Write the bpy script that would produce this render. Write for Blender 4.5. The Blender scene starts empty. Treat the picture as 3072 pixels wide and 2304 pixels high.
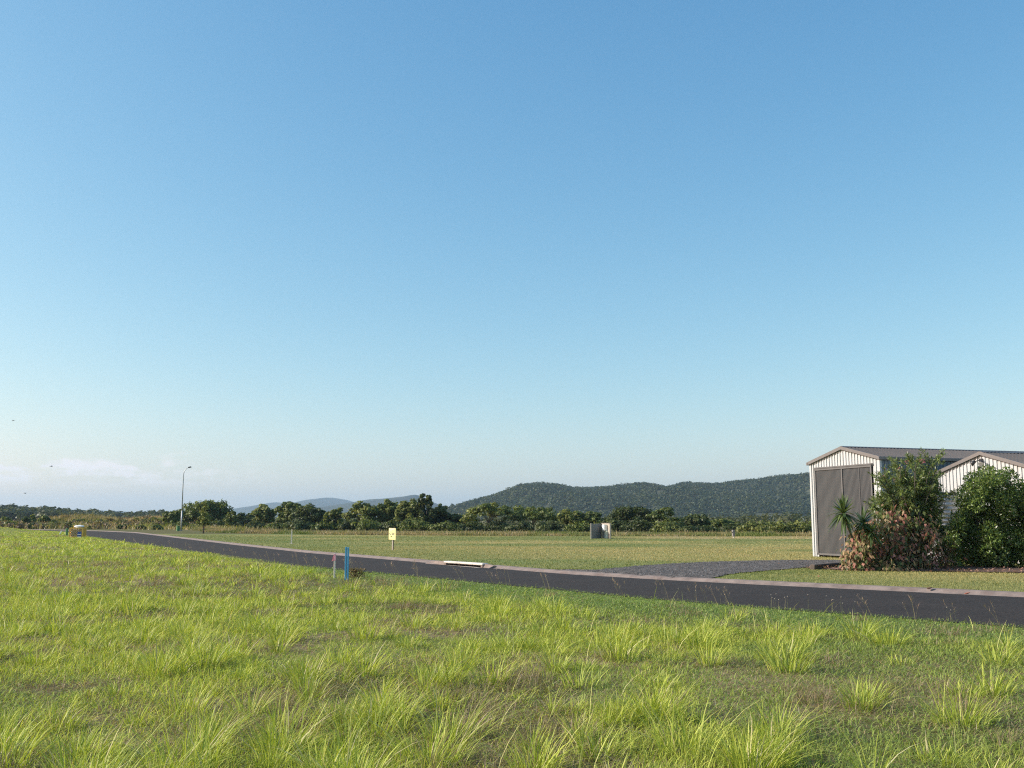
import bpy, bmesh, math, random
import numpy as np
from mathutils import Vector, Matrix

rng = np.random.default_rng(11)
random.seed(5)
scene = bpy.context.scene
COL = scene.collection
R = math.radians

# ------------------------------------------------------------------ camera
F = 2987.0            # focal length in photo pixels (3072 wide)
H = 1.70              # eye height
PITCH = math.atan((1558.0 - 1152.0) / F)
CP, SP = math.cos(PITCH), math.sin(PITCH)


def G(px, py, g=0.0):
    """point of the level z=g under a photo pixel"""
    dx = (px - 1536) / F
    dy = (1152 - py) / F
    d = (dx, CP - dy * SP, SP + dy * CP)
    t = (g - H) / d[2]
    return np.array([d[0] * t, d[1] * t])


def P(px, py, Y):
    """world point at distance Y along a photo pixel"""
    dx = (px - 1536) / F
    dy = (1152 - py) / F
    d = (dx, CP - dy * SP, SP + dy * CP)
    t = Y / d[1]
    return np.array([d[0] * t, Y, H + d[2] * t])


cam_d = bpy.data.cameras.new("camera")
cam = bpy.data.objects.new("camera", cam_d)
COL.objects.link(cam)
cam.location = (0, 0, H)
cam.rotation_euler = (math.pi / 2 + PITCH, 0, 0)
cam_d.sensor_width = 36
cam_d.lens = 36 * F / 3072
cam_d.clip_start = 0.1
cam_d.clip_end = 60000
scene.camera = cam

# ------------------------------------------------------------------ helpers


def tag(o, label=None, cat=None, group=None, kind=None):
    if label:
        o["label"] = label
    if cat:
        o["category"] = cat
    if group:
        o["group"] = group
    if kind:
        o["kind"] = kind
    return o


def empty(name, loc, rz=0.0):
    o = bpy.data.objects.new(name, None)
    COL.objects.link(o)
    o.location = loc
    o.rotation_euler = (0, 0, rz)
    o.empty_display_size = 0.2
    return o


def mesh_obj(name, V, Q=None, T=None, mat=None, col=None, parent=None, smooth=False):
    """V (n,3); Q quads (m,4); T tris (k,3); col (n,3) point colours"""
    V = np.asarray(V, dtype=np.float32)
    me = bpy.data.meshes.new(name)
    me.vertices.add(len(V))
    me.vertices.foreach_set("co", V.ravel())
    li, lt = [], []
    if Q is not None and len(Q):
        Q = np.asarray(Q, dtype=np.int32)
        li.append(Q.ravel())
        lt.append(np.full(len(Q), 4, np.int32))
    if T is not None and len(T):
        T = np.asarray(T, dtype=np.int32)
        li.append(T.ravel())
        lt.append(np.full(len(T), 3, np.int32))
    li = np.concatenate(li)
    lt = np.concatenate(lt)
    me.loops.add(len(li))
    me.loops.foreach_set("vertex_index", li)
    me.polygons.add(len(lt))
    ls = np.concatenate([[0], np.cumsum(lt)[:-1]]).astype(np.int32)
    me.polygons.foreach_set("loop_start", ls)
    if smooth:
        me.polygons.foreach_set("use_smooth", np.ones(len(lt), bool))
    if col is not None:
        a = me.attributes.new("Col", "FLOAT_COLOR", "POINT")
        c4 = np.ones((len(V), 4), np.float32)
        c4[:, :3] = col
        a.data.foreach_set("color", c4.ravel())
    me.update(calc_edges=True)
    if mat:
        me.materials.append(mat)
    o = bpy.data.objects.new(name, me)
    COL.objects.link(o)
    if parent:
        o.parent = parent
    return o


class MB:
    """collects simple shapes into one mesh"""

    def __init__(s):
        s.v, s.f = [], []

    def add(s, vs, fs):
        b = len(s.v)
        s.v += [tuple(v) for v in vs]
        s.f += [tuple(i + b for i in f) for f in fs]
        return s

    def box(s, x0, x1, y0, y1, z0, z1, M=None, taper=1.0):
        cx, cy = (x0 + x1) / 2, (y0 + y1) / 2
        vs = []
        for z, k in ((z0, 1.0), (z1, taper)):
            for x, y in ((x0, y0), (x1, y0), (x1, y1), (x0, y1)):
                vs.append(Vector((cx + (x - cx) * k, cy + (y - cy) * k, z)))
        if M is not None:
            vs = [M @ v for v in vs]
        return s.add(vs, [(3, 2, 1, 0), (4, 5, 6, 7), (0, 1, 5, 4), (1, 2, 6, 5), (2, 3, 7, 6), (3, 0, 4, 7)])

    def prism(s, pts, axis_a, axis_b, M=None):
        """extrude closed 2D polygon pts [(u,w)] mapping (u -> x, w -> z) between y=axis_a and y=axis_b"""
        n = len(pts)
        vs = [Vector((u, axis_a, w)) for u, w in pts] + [Vector((u, axis_b, w)) for u, w in pts]
        if M is not None:
            vs = [M @ v for v in vs]
        fs = [tuple(range(n)), tuple(range(2 * n - 1, n - 1, -1))]
        for i in range(n):
            j = (i + 1) % n
            fs.append((j, i, n + i, n + j))
        return s.add(vs, fs)

    def tube(s, pts, rad, n=8, cap=True):
        pts = [Vector(p) for p in pts]
        if not hasattr(rad, "__len__"):
            rad = [rad] * len(pts)
        rings = []
        up = Vector((0, 0, 1))
        for i, p in enumerate(pts):
            d = (pts[min(i + 1, len(pts) - 1)] - pts[max(i - 1, 0)]).normalized()
            a = d.cross(up if abs(d.z) < 0.95 else Vector((0, 1, 0))).normalized()
            b = d.cross(a).normalized()
            rings.append([p + (a * math.cos(2 * math.pi * k / n) + b * math.sin(2 * math.pi * k / n)) * rad[i] for k in range(n)])
        vs = [v for r in rings for v in r]
        fs = []
        for i in range(len(pts) - 1):
            for k in range(n):
                k2 = (k + 1) % n
                fs.append((i * n + k, i * n + k2, (i + 1) * n + k2, (i + 1) * n + k))
        if cap:
            fs.append(tuple(range(n - 1, -1, -1)))
            m = (len(pts) - 1) * n
            fs.append(tuple(range(m, m + n)))
        return s.add(vs, fs)

    def build(s, name, mat, parent=None, bevel=0.0, smooth=False):
        me = bpy.data.meshes.new(name)
        me.from_pydata([tuple(v) for v in s.v], [], s.f)
        me.update()
        bm = bmesh.new()
        bm.from_mesh(me)
        bmesh.ops.recalc_face_normals(bm, faces=bm.faces)
        if bevel > 0:
            es = [e for e in bm.edges if len(e.link_faces) == 2 and e.calc_face_angle(0) > 0.6]
            bmesh.ops.bevel(bm, geom=es, offset=bevel, segments=1, affect="EDGES")
        bm.to_mesh(me)
        bm.free()
        if smooth:
            for p in me.polygons:
                p.use_smooth = True
        me.materials.append(mat)
        o = bpy.data.objects.new(name, me)
        COL.objects.link(o)
        if parent:
            o.parent = parent
        return o


def frame(origin, xdir):
    """matrix whose local x runs along xdir (horizontal), z up"""
    x = Vector((xdir[0], xdir[1], 0)).normalized()
    z = Vector((0, 0, 1))
    y = z.cross(x)
    M = Matrix(((x.x, y.x, 0, origin[0]), (x.y, y.y, 0, origin[1]), (0, 0, 1, origin[2]), (0, 0, 0, 1)))
    return M


def ang(xdir):
    return math.atan2(xdir[1], xdir[0])


# numpy noise
def _hash(ix, iy, seed):
    n = (ix.astype(np.int64) * 374761393 + iy.astype(np.int64) * 668265263 + seed * 982451653) & 0x7FFFFFFF
    n = ((n ^ (n >> 13)) * 1274126177) & 0x7FFFFFFF
    n = (n ^ (n >> 16)) & 0xFFFF
    return n / 65535.0


def vnoise(x, y, seed=0):
    x = np.asarray(x, float)
    y = np.asarray(y, float)
    ix, iy = np.floor(x), np.floor(y)
    fx, fy = x - ix, y - iy
    fx = fx * fx * (3 - 2 * fx)
    fy = fy * fy * (3 - 2 * fy)
    a = _hash(ix, iy, seed)
    b = _hash(ix + 1, iy, seed)
    c = _hash(ix, iy + 1, seed)
    d = _hash(ix + 1, iy + 1, seed)
    return (a * (1 - fx) + b * fx) * (1 - fy) + (c * (1 - fx) + d * fx) * fy


def fbm(x, y, seed=0, oct=4):
    s, a, t = 0.0, 0.5, 0.0
    for i in range(oct):
        s = s + a * vnoise(np.asarray(x) * 2**i + 17.3 * i, np.asarray(y) * 2**i - 9.1 * i, seed + i)
        t += a
        a *= 0.5
    return s / t


def sstep(a, b, x):
    t = np.clip((np.asarray(x, float) - a) / (b - a), 0, 1)
    return t * t * (3 - 2 * t)


# ------------------------------------------------------------------ materials
def new_mat(name):
    m = bpy.data.materials.new(name)
    m.use_nodes = True
    nt = m.node_tree
    nt.nodes.clear()
    out = nt.nodes.new("ShaderNodeOutputMaterial")
    return m, nt, out


def N(nt, t, **kw):
    n = nt.nodes.new(t)
    for k, v in kw.items():
        if k in n.inputs.keys():
            n.inputs[k].default_value = v
        else:
            setattr(n, k, v)
    return n


def plain(name, col, rough=0.6, metal=0.0, noise=0.12, scale=6.0, bump=0.0, spec=0.5, dirt=None, stretch=(1, 1, 1)):
    """a base colour broken up by two octaves of noise, optional dirt colour and bump"""
    m, nt, out = new_mat(name)
    b = N(nt, "ShaderNodeBsdfPrincipled")
    b.inputs["Roughness"].default_value = rough
    b.inputs["Metallic"].default_value = metal
    b.inputs["Specular IOR Level"].default_value = spec
    tc = N(nt, "ShaderNodeTexCoord")
    mp = N(nt, "ShaderNodeMapping")
    mp.inputs["Scale"].default_value = stretch
    nt.links.new(tc.outputs["Object"], mp.inputs["Vector"])
    nz = N(nt, "ShaderNodeTexNoise")
    nz.inputs["Scale"].default_value = scale
    nz.inputs["Detail"].default_value = 6
    nz.inputs["Roughness"].default_value = 0.65
    nt.links.new(mp.outputs[0], nz.inputs["Vector"])
    cr = N(nt, "ShaderNodeValToRGB")
    lo = [max(0, c * (1 - noise * 2)) for c in col]
    hi = [min(1, c * (1 + noise * 2)) for c in col]
    cr.color_ramp.elements[0].position = 0.25
    cr.color_ramp.elements[0].color = (*lo, 1)
    cr.color_ramp.elements[1].position = 0.75
    cr.color_ramp.elements[1].color = (*hi, 1)
    nt.links.new(nz.outputs["Fac"], cr.inputs["Fac"])
    src = cr.outputs["Color"]
    if dirt:
        n2 = N(nt, "ShaderNodeTexNoise")
        n2.inputs["Scale"].default_value = scale * 0.35
        n2.inputs["Detail"].default_value = 8
        n2.inputs["Roughness"].default_value = 0.75
        nt.links.new(mp.outputs[0], n2.inputs["Vector"])
        r2 = N(nt, "ShaderNodeValToRGB")
        r2.color_ramp.elements[0].position = 0.5
        r2.color_ramp.elements[1].position = 0.72
        nt.links.new(n2.outputs["Fac"], r2.inputs["Fac"])
        mx = N(nt, "ShaderNodeMix", data_type="RGBA")
        mx.inputs[7].default_value = (*dirt, 1)
        nt.links.new(r2.outputs["Color"], mx.inputs[0])
        nt.links.new(src, mx.inputs[6])
        src = mx.outputs[2]
    nt.links.new(src, b.inputs["Base Color"])
    if bump > 0:
        bp = N(nt, "ShaderNodeBump")
        bp.inputs["Strength"].default_value = 0.6
        bp.inputs["Distance"].default_value = bump
        nt.links.new(nz.outputs["Fac"], bp.inputs["Height"])
        nt.links.new(bp.outputs[0], b.inputs["Normal"])
    nt.links.new(b.outputs[0], out.inputs["Surface"])
    return m


def leafmat(name, transl=0.3, rough=0.45, spec=0.3, tcol=(1.15, 1.2, 0.5)):
    """colour from the mesh, part of the light passes through"""
    m, nt, out = new_mat(name)
    at = N(nt, "ShaderNodeAttribute", attribute_name="Col")
    b = N(nt, "ShaderNodeBsdfPrincipled")
    b.inputs["Roughness"].default_value = rough
    b.inputs["Specular IOR Level"].default_value = spec
    tr = N(nt, "ShaderNodeBsdfTranslucent")
    ml = N(nt, "ShaderNodeMix", data_type="RGBA", blend_type="MULTIPLY")
    ml.inputs[0].default_value = 1.0
    ml.inputs[7].default_value = (*tcol, 1)
    nt.links.new(at.outputs["Color"], b.inputs["Base Color"])
    nt.links.new(at.outputs["Color"], ml.inputs[6])
    nt.links.new(ml.outputs[2], tr.inputs["Color"])
    mx = N(nt, "ShaderNodeMixShader")
    mx.inputs[0].default_value = transl
    nt.links.new(b.outputs[0], mx.inputs[1])
    nt.links.new(tr.outputs[0], mx.inputs[2])
    nt.links.new(mx.outputs[0], out.inputs["Surface"])
    return m


def groundmat():
    m, nt, out = new_mat("ground_soil_and_turf")
    at = N(nt, "ShaderNodeAttribute", attribute_name="Col")
    tc = N(nt, "ShaderNodeTexCoord")
    b = N(nt, "ShaderNodeBsdfPrincipled")
    b.inputs["Roughness"].default_value = 0.95
    b.inputs["Specular IOR Level"].default_value = 0.1
    n1 = N(nt, "ShaderNodeTexNoise")
    n1.inputs["Scale"].default_value = 3.0
    n1.inputs["Detail"].default_value = 9
    n1.inputs["Roughness"].default_value = 0.75
    n2 = N(nt, "ShaderNodeTexNoise")
    n2.inputs["Scale"].default_value = 0.22
    n2.inputs["Detail"].default_value = 5
    nt.links.new(tc.outputs["Object"], n1.inputs["Vector"])
    nt.links.new(tc.outputs["Object"], n2.inputs["Vector"])
    r1 = N(nt, "ShaderNodeValToRGB")
    r1.color_ramp.elements[0].position = 0.3
    r1.color_ramp.elements[0].color = (0.62, 0.6, 0.55, 1)
    r1.color_ramp.elements[1].position = 0.7
    r1.color_ramp.elements[1].color = (1.3, 1.3, 1.25, 1)
    nt.links.new(n1.outputs["Fac"], r1.inputs["Fac"])
    r2 = N(nt, "ShaderNodeValToRGB")
    r2.color_ramp.elements[0].position = 0.35
    r2.color_ramp.elements[0].color = (0.82, 0.92, 0.8, 1)
    r2.color_ramp.elements[1].position = 0.65
    r2.color_ramp.elements[1].color = (1.16, 1.06, 1.1, 1)
    nt.links.new(n2.outputs["Fac"], r2.inputs["Fac"])
    m1 = N(nt, "ShaderNodeMix", data_type="RGBA", blend_type="MULTIPLY")
    m1.inputs[0].default_value = 1
    nt.links.new(at.outputs["Color"], m1.inputs[6])
    nt.links.new(r1.outputs["Color"], m1.inputs[7])
    m2 = N(nt, "ShaderNodeMix", data_type="RGBA", blend_type="MULTIPLY")
    m2.inputs[0].default_value = 1
    nt.links.new(m1.outputs[2], m2.inputs[6])
    nt.links.new(r2.outputs["Color"], m2.inputs[7])
    nt.links.new(m2.outputs[2], b.inputs["Base Color"])
    bp = N(nt, "ShaderNodeBump")
    bp.inputs["Strength"].default_value = 0.7
    bp.inputs["Distance"].default_value = 0.05
    nt.links.new(n1.outputs["Fac"], bp.inputs["Height"])
    nt.links.new(bp.outputs[0], b.inputs["Normal"])
    nt.links.new(b.outputs[0], out.inputs["Surface"])
    return m


def stonemat(name, cols, scale, rough=0.9, bump=0.01, big=None):
    """speckled aggregate: asphalt, gravel"""
    m, nt, out = new_mat(name)
    tc = N(nt, "ShaderNodeTexCoord")
    vo = N(nt, "ShaderNodeTexVoronoi")
    vo.inputs["Scale"].default_value = scale
    nz = N(nt, "ShaderNodeTexNoise")
    nz.inputs["Scale"].default_value = 0.7
    nz.inputs["Detail"].default_value = 7
    nz.inputs["Roughness"].default_value = 0.7
    nt.links.new(tc.outputs["Object"], vo.inputs["Vector"])
    nt.links.new(tc.outputs["Object"], nz.inputs["Vector"])
    cr = N(nt, "ShaderNodeValToRGB")
    sx = N(nt, "ShaderNodeSeparateColor")
    nt.links.new(vo.outputs["Color"], sx.inputs[0])
    e = cr.color_ramp.elements
    e[0].color = (*cols[0], 1)
    e[1].color = (*cols[-1], 1)
    for i, c in enumerate(cols[1:-1]):
        k = e.new((i + 1) / (len(cols) - 1))
        k.color = (*c, 1)
    nt.links.new(sx.outputs[0], cr.inputs["Fac"])
    r2 = N(nt, "ShaderNodeValToRGB")
    r2.color_ramp.elements[0].position = 0.3
    r2.color_ramp.elements[0].color = (0.8, 0.8, 0.8, 1)
    r2.color_ramp.elements[1].position = 0.7
    r2.color_ramp.elements[1].color = (1.2, 1.18, 1.15, 1)
    nt.links.new(nz.outputs["Fac"], r2.inputs["Fac"])
    ml = N(nt, "ShaderNodeMix", data_type="RGBA", blend_type="MULTIPLY")
    ml.inputs[0].default_value = 1
    nt.links.new(cr.outputs["Color"], ml.inputs[6])
    nt.links.new(r2.outputs["Color"], ml.inputs[7])
    b = N(nt, "ShaderNodeBsdfPrincipled")
    b.inputs["Roughness"].default_value = rough
    b.inputs["Specular IOR Level"].default_value = 0.25
    nt.links.new(ml.outputs[2], b.inputs["Base Color"])
    bp = N(nt, "ShaderNodeBump")
    bp.inputs["Strength"].default_value = 0.8
    bp.inputs["Distance"].default_value = bump
    nt.links.new(vo.outputs["Distance"], bp.inputs["Height"])
    nt.links.new(bp.outputs[0], b.inputs["Normal"])
    nt.links.new(b.outputs[0], out.inputs["Surface"])
    return m


M_grass = leafmat("grass_blades", 0.3, 0.5, 0.25)
M_lawn = leafmat("mown_blades", 0.25, 0.6, 0.15)
M_leaf = leafmat("tree_leaves", 0.33, 0.5, 0.25)
M_gloss = leafmat("glossy_leaves", 0.36, 0.34, 0.5)
M_copper = leafmat("copper_leaves", 0.42, 0.5, 0.3, (1.1, 1.0, 0.85))
M_petal = leafmat("petals", 0.3, 0.6, 0.2, (1, 0.8, 0.8))
M_ground = groundmat()
M_asphalt = stonemat("asphalt", [(0.014, 0.0115, 0.0095), (0.029, 0.023, 0.019), (0.054, 0.043, 0.036)], 55, 0.85, 0.006)
M_gravel = stonemat("gravel", [(0.022, 0.019, 0.016), (0.065, 0.057, 0.05), (0.1, 0.088, 0.078), (0.25, 0.22, 0.195)], 17, 0.9, 0.02)
M_kerb = plain("kerb_concrete", (0.215, 0.17, 0.145), 0.9, noise=0.2, scale=3, bump=0.006, dirt=(0.15, 0.1, 0.08))
M_conc = plain("pale_concrete", (0.62, 0.56, 0.5), 0.85, noise=0.08, scale=5, bump=0.003, dirt=(0.4, 0.36, 0.31))
M_slotshade = plain("drain_slot_shade", (0.02, 0.02, 0.02), 0.9)  # shade inside the drain slot painted as a near-black colour
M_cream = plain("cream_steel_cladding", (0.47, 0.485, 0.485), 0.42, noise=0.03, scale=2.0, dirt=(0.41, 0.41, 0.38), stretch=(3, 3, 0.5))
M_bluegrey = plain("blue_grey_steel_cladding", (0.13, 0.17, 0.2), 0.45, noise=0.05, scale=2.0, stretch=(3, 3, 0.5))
M_door = plain("grey_door_sheeting", (0.066, 0.067, 0.068), 0.5, noise=0.06, scale=1.5, dirt=(0.09, 0.088, 0.084), stretch=(3, 3, 0.4))
M_doorframe = plain("grey_door_frame", (0.115, 0.112, 0.11), 0.45, noise=0.05)
M_roof = plain("grey_roof_sheeting", (0.095, 0.087, 0.083), 0.42, noise=0.05, scale=1.0)
M_barge = plain("grey_barge_flashing", (0.165, 0.15, 0.142), 0.35, noise=0.04)
M_galv = plain("galvanised_steel", (0.44, 0.46, 0.46), 0.5, metal=0.4, noise=0.06, scale=4)
M_tank = plain("weathered_tank_steel", (0.42, 0.41, 0.41), 0.5, metal=0.3, noise=0.08, scale=3)
M_black = plain("black_plastic", (0.03, 0.03, 0.032), 0.45)
M_glass = plain("lamp_lens", (0.5, 0.5, 0.48), 0.15)
M_timber = plain("grey_timber", (0.1, 0.08, 0.065), 0.9, noise=0.2, scale=5, bump=0.006, stretch=(1, 8, 8))
M_board = plain("weathered_boards", (0.42, 0.37, 0.31), 0.85, noise=0.12, scale=4, stretch=(8, 8, 1))
M_grey_shaded = plain("grey_and_shaded_boards", (0.21, 0.2, 0.19), 0.85, noise=0.14, scale=4, stretch=(8, 8, 1))  # own grey of the post cabinet, plus shade painted into the side screen
M_white = plain("white_paint", (0.82, 0.82, 0.8), 0.4, noise=0.02)
M_palegreen = plain("pale_green_paint", (0.62, 0.68, 0.6), 0.45, noise=0.03)
M_green = plain("green_cabinet_paint", (0.075, 0.2, 0.075), 0.5, noise=0.06)
M_yellow = plain("yellow_plastic", (0.75, 0.45, 0.08), 0.5, noise=0.05)
M_blue = plain("blue_paint", (0.07, 0.34, 0.56), 0.55, noise=0.1, scale=12)
M_bluelabel = plain("blue_label", (0.03, 0.07, 0.3), 0.5)
M_sign = plain("cream_yellow_sign_face", (0.8, 0.74, 0.33), 0.5, noise=0.02)
M_signband = plain("pale_pink_sign_band", (0.8, 0.6, 0.52), 0.5, noise=0.02)
M_ink = plain("faded_black_ink", (0.06, 0.06, 0.1), 0.6)
M_olive = plain("olive_ink", (0.3, 0.3, 0.05), 0.6)
M_stake = plain("bare_stake_wood", (0.66, 0.6, 0.5), 0.8, noise=0.1, scale=10)
M_pink = plain("pink_ribbon", (0.8, 0.36, 0.42), 0.5, noise=0.05)
M_bark = plain("pale_bark", (0.24, 0.2, 0.16), 0.9, noise=0.2, scale=3, bump=0.02)
M_barkdark = plain("dark_bark", (0.1, 0.085, 0.07), 0.9, noise=0.2, scale=3, bump=0.02)
M_red = plain("dull_red_stone", (0.2, 0.07, 0.065), 0.7, noise=0.1)
M_bird = plain("dark_feathers", (0.05, 0.05, 0.05), 0.7)
M_deadleaf = plain("dead_leaf", (0.12, 0.075, 0.04), 0.7, noise=0.2, scale=30)
M_orangeleaf = plain("orange_dead_leaf", (0.42, 0.14, 0.08), 0.7, noise=0.15, scale=30)

# ------------------------------------------------------------------ sun, sky
SUN_EL = R(30)
SUN_AZ = R(-93)       # clockwise from the view direction: left, slightly behind
sd = Vector((math.sin(SUN_AZ) * math.cos(SUN_EL), math.cos(SUN_AZ) * math.cos(SUN_EL), math.sin(SUN_EL)))
sun_d = bpy.data.lights.new("sun", "SUN")
sun_d.energy = 5.0
sun_d.angle = R(0.55)
sun_d.color = (1.0, 0.94, 0.84)
sun = bpy.data.objects.new("sun", sun_d)
COL.objects.link(sun)
sun.rotation_euler = sd.to_track_quat("Z", "Y").to_euler()
sun.location = (-30, -5, 40)

world = bpy.data.worlds.new("World")
scene.world = world
world.use_nodes = True
wn = world.node_tree
wn.nodes.clear()
wo = wn.nodes.new("ShaderNodeOutputWorld")
bg = wn.nodes.new("ShaderNodeBackground")
sky = wn.nodes.new("ShaderNodeTexSky")
sky.sky_type = "NISHITA"
sky.sun_disc = False
sky.sun_elevation = SUN_EL
sky.sun_rotation = SUN_AZ
sky.altitude = 0
sky.air_density = 1.0
sky.dust_density = 1.0
sky.ozone_density = 3.0
bg.inputs["Strength"].default_value = 0.078
# low bank of cloud near the horizon, placed by compass direction and elevation
tc = wn.nodes.new("ShaderNodeTexCoord")
sep = wn.nodes.new("ShaderNodeSeparateXYZ")
wn.links.new(tc.outputs["Generated"], sep.inputs[0])


def wmath(op, a, b=None, c=None):
    n = wn.nodes.new("ShaderNodeMath")
    n.operation = op
    for i, v in enumerate((a, b, c)):
        if v is None:
            continue
        if isinstance(v, (int, float)):
            n.inputs[i].default_value = v
        else:
            wn.links.new(v, n.inputs[i])
    return n.outputs[0]


def wramp(v, a, b):
    n = wn.nodes.new("ShaderNodeMapRange")
    n.interpolation_type = "SMOOTHSTEP"
    n.inputs["From Min"].default_value = a
    n.inputs["From Max"].default_value = b
    wn.links.new(v, n.inputs["Value"])
    return n.outputs[0]


az = wmath("ARCTAN2", sep.outputs[0], sep.outputs[1])
el = sep.outputs[2]
cv = wn.nodes.new("ShaderNodeCombineXYZ")
wn.links.new(wmath("MULTIPLY", az, 26.0), cv.inputs[0])
wn.links.new(wmath("MULTIPLY", el, 70.0), cv.inputs[1])
cn = wn.nodes.new("ShaderNodeTexNoise")
cn.inputs["Scale"].default_value = 1.0
cn.inputs["Detail"].default_value = 7
cn.inputs["Roughness"].default_value = 0.55
wn.links.new(cv.outputs[0], cn.inputs["Vector"])
noise_c = cn.outputs["Fac"]
# cloud tops wobble with the noise
topel = wmath("ADD", wmath("MULTIPLY", noise_c, 0.05), 0.030)
inside = wramp(wmath("SUBTRACT", topel, el), 0.0, 0.012)
above = wramp(el, 0.026, 0.040)
leftm = wramp(wmath("MULTIPLY", az, -1.0), 0.20, 0.40)
cl = wmath("MULTIPLY", wmath("MULTIPLY", inside, above), leftm)
cl = wmath("MULTIPLY", cl, wramp(noise_c, 0.4, 0.6))
cl = wmath("MULTIPLY", cl, 1.0)
cmix = wn.nodes.new("ShaderNodeMix")
cmix.data_type = "RGBA"
cmix.inputs[7].default_value = (10.3, 10.0, 10.0, 1)
wn.links.new(cl, cmix.inputs[0])
# colour response of the camera to the sky: separate gain and contrast per channel
ssep = wn.nodes.new("ShaderNodeSeparateColor")
scmb = wn.nodes.new("ShaderNodeCombineColor")
wn.links.new(sky.outputs[0], ssep.inputs[0])
for ch, (gain, gam) in enumerate(((1.40, 1.31), (2.25, 0.90), (3.22, 0.62))):
    wn.links.new(wmath("MULTIPLY", wmath("POWER", ssep.outputs[ch], gam), gain), scmb.inputs[ch])
wn.links.new(scmb.outputs[0], cmix.inputs[6])
wn.links.new(cmix.outputs[2], bg.inputs["Color"])
wn.links.new(bg.outputs[0], wo.inputs["Surface"])

scene.view_settings.view_transform = "Standard"
scene.view_settings.look = "None"
scene.view_settings.exposure = 0.35
scene.view_settings.gamma = 1.0
scene.render.engine = "CYCLES"
scene.cycles.use_denoising = False
scene.cycles.filter_width = 1.15
scene.cycles.max_bounces = 6
scene.cycles.volume_bounces = 0
scene.cycles.transparent_max_bounces = 8

# ------------------------------------------------------------------ road lines
NEAR = np.array([(30.0, -9.0), (20.0, 2.4), (13.5, 9.4), (8.35, 16.6), (5.9, 18.8), (3.28, 21.5), (1.35, 24.9), (-2.3, 30.0),
                 (-7.85, 37.4), (-13.0, 47.0), (-27.6, 73.5), (-44.0, 104.0), (-54.5, 126.0), (-66.0, 146.0), (-84.0, 162.0), (-122.0, 180.0)])
FAR = np.array([(40.0, -6.0), (30.0, 5.0), (22.0, 12.6), (15.5, 18.4), (11.17, 22.15), (7.3, 25.6), (4.28, 28.3), (1.67, 31.3), (-2.6, 38.3), (-10.6, 51.6),
                (-18.6, 67.4), (-30.6, 92.0), (-47.5, 126.5), (-58.9, 143.9), (-72.0, 158.0), (-95.0, 173.0), (-130.0, 186.0)])


def smooth_poly(p, n=220):
    d = np.concatenate([[0], np.cumsum(np.linalg.norm(np.diff(p, axis=0), axis=1))])
    t = np.linspace(0, d[-1], n)
    x = np.interp(t, d, p[:, 0])
    y = np.interp(t, d, p[:, 1])
    for _ in range(14):
        x[1:-1] = (x[:-2] + 2 * x[1:-1] + x[2:]) / 4
        y[1:-1] = (y[:-2] + 2 * y[1:-1] + y[2:]) / 4
    return np.stack([x, y], 1)


NE = smooth_poly(NEAR)
FE = smooth_poly(FAR)


def xn(Y):
    return np.interp(Y, NE[:, 1], NE[:, 0])


def xf(Y):
    return np.interp(Y, FE[:, 1], FE[:, 0])


def dn(X, Y):      # metres on the camera's side of the road edge (positive = grass)
    return (xn(Y) - X) * 0.82


def df(X, Y):      # metres beyond the far road edge
    return (X - xf(Y)) * 0.82


def gz(X, Y):
    X = np.asarray(X, float)
    Y = np.asarray(Y, float)
    a, b = dn(X, Y), df(X, Y)
    z = sstep(0.1, 2.5, a) * (0.10 * (fbm(X * 0.35, Y * 0.35, 3, 3) - 0.5) + 0.05)
    z = z + 0.08 * sstep(0.1, 0.7, b) + 0.10 * sstep(1, 6, b) * (fbm(X * 0.06, Y * 0.06, 5, 2) - 0.5)
    # rising ground on the left before the scrub
    z = z + sstep(0.3, 7, a) * 0.95 * np.exp(-(np.maximum(np.abs(X + 78) - 10, 0) / 9) ** 2 - ((Y - 120) / 13) ** 2)
    # overgrown banks behind the end of the road
    z = z + sstep(1, 9, b) * 1.35 * np.exp(-(((X + 64) / 11) ** 2) - ((Y - 184) / 11) ** 2)
    z = z + sstep(1, 9, b) * 1.7 * np.exp(-(((X + 84) / 9) ** 2) - ((Y - 196) / 9) ** 2)
    z = z + 1.0 * np.exp(-(((X + 99) / 6) ** 2) - ((Y - 172) / 9) ** 2)
    return z


# ------------------------------------------------------------------ ground sheet
def axis_vals(lo, f0, f1, hi, step, n):
    a = f0 - np.geomspace(step, f0 - lo, n)[::-1]
    b = np.arange(f0, f1 + 1e-6, step)
    c = b[-1] + np.geomspace(step, hi - b[-1], n)
    return np.unique(np.concatenate([a, b, c]).round(4))


gx = axis_vals(-8400, -130, 60, 8400, 0.5, 40)
gy = np.unique(np.concatenate([[-260, -150, -80, -40, -20, -10, -5], np.arange(0, 62, 0.4), np.arange(62, 215, 1.0),
                               215 + np.geomspace(2, 11285, 50)]).round(4))
GX, GY = np.meshgrid(gx, gy)
GZ = gz(GX, GY)
fade = sstep(900, 300, np.hypot(GX, GY))
GZ = GZ * fade
a, b = dn(GX, GY), df(GX, GY)
GZ = GZ - 0.05 * (sstep(0.0, -0.9, a) * sstep(0.0, -0.9, b))
near_c = np.array([0.12, 0.105, 0.05])
dead_c = np.array([0.24, 0.185, 0.115])
far_c = np.array([0.25, 0.28, 0.07])
field_c = np.array([0.285, 0.262, 0.105])
green_c = np.array([0.18, 0.205, 0.075])
dry_c = np.array([0.36, 0.28, 0.17])
nA = fbm(GX * 0.4, GY * 0.4, 21, 3)[..., None]
vg = (sstep(6, 2, a) * sstep(-14, -4, GX))[..., None]
nA = nA - 0.25 * vg
C = near_c * (1 - sstep(0.45, 0.62, nA)) + dead_c * sstep(0.45, 0.62, nA)
C = C * (1 - vg) + vg * np.array([0.12, 0.15, 0.05])
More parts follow.
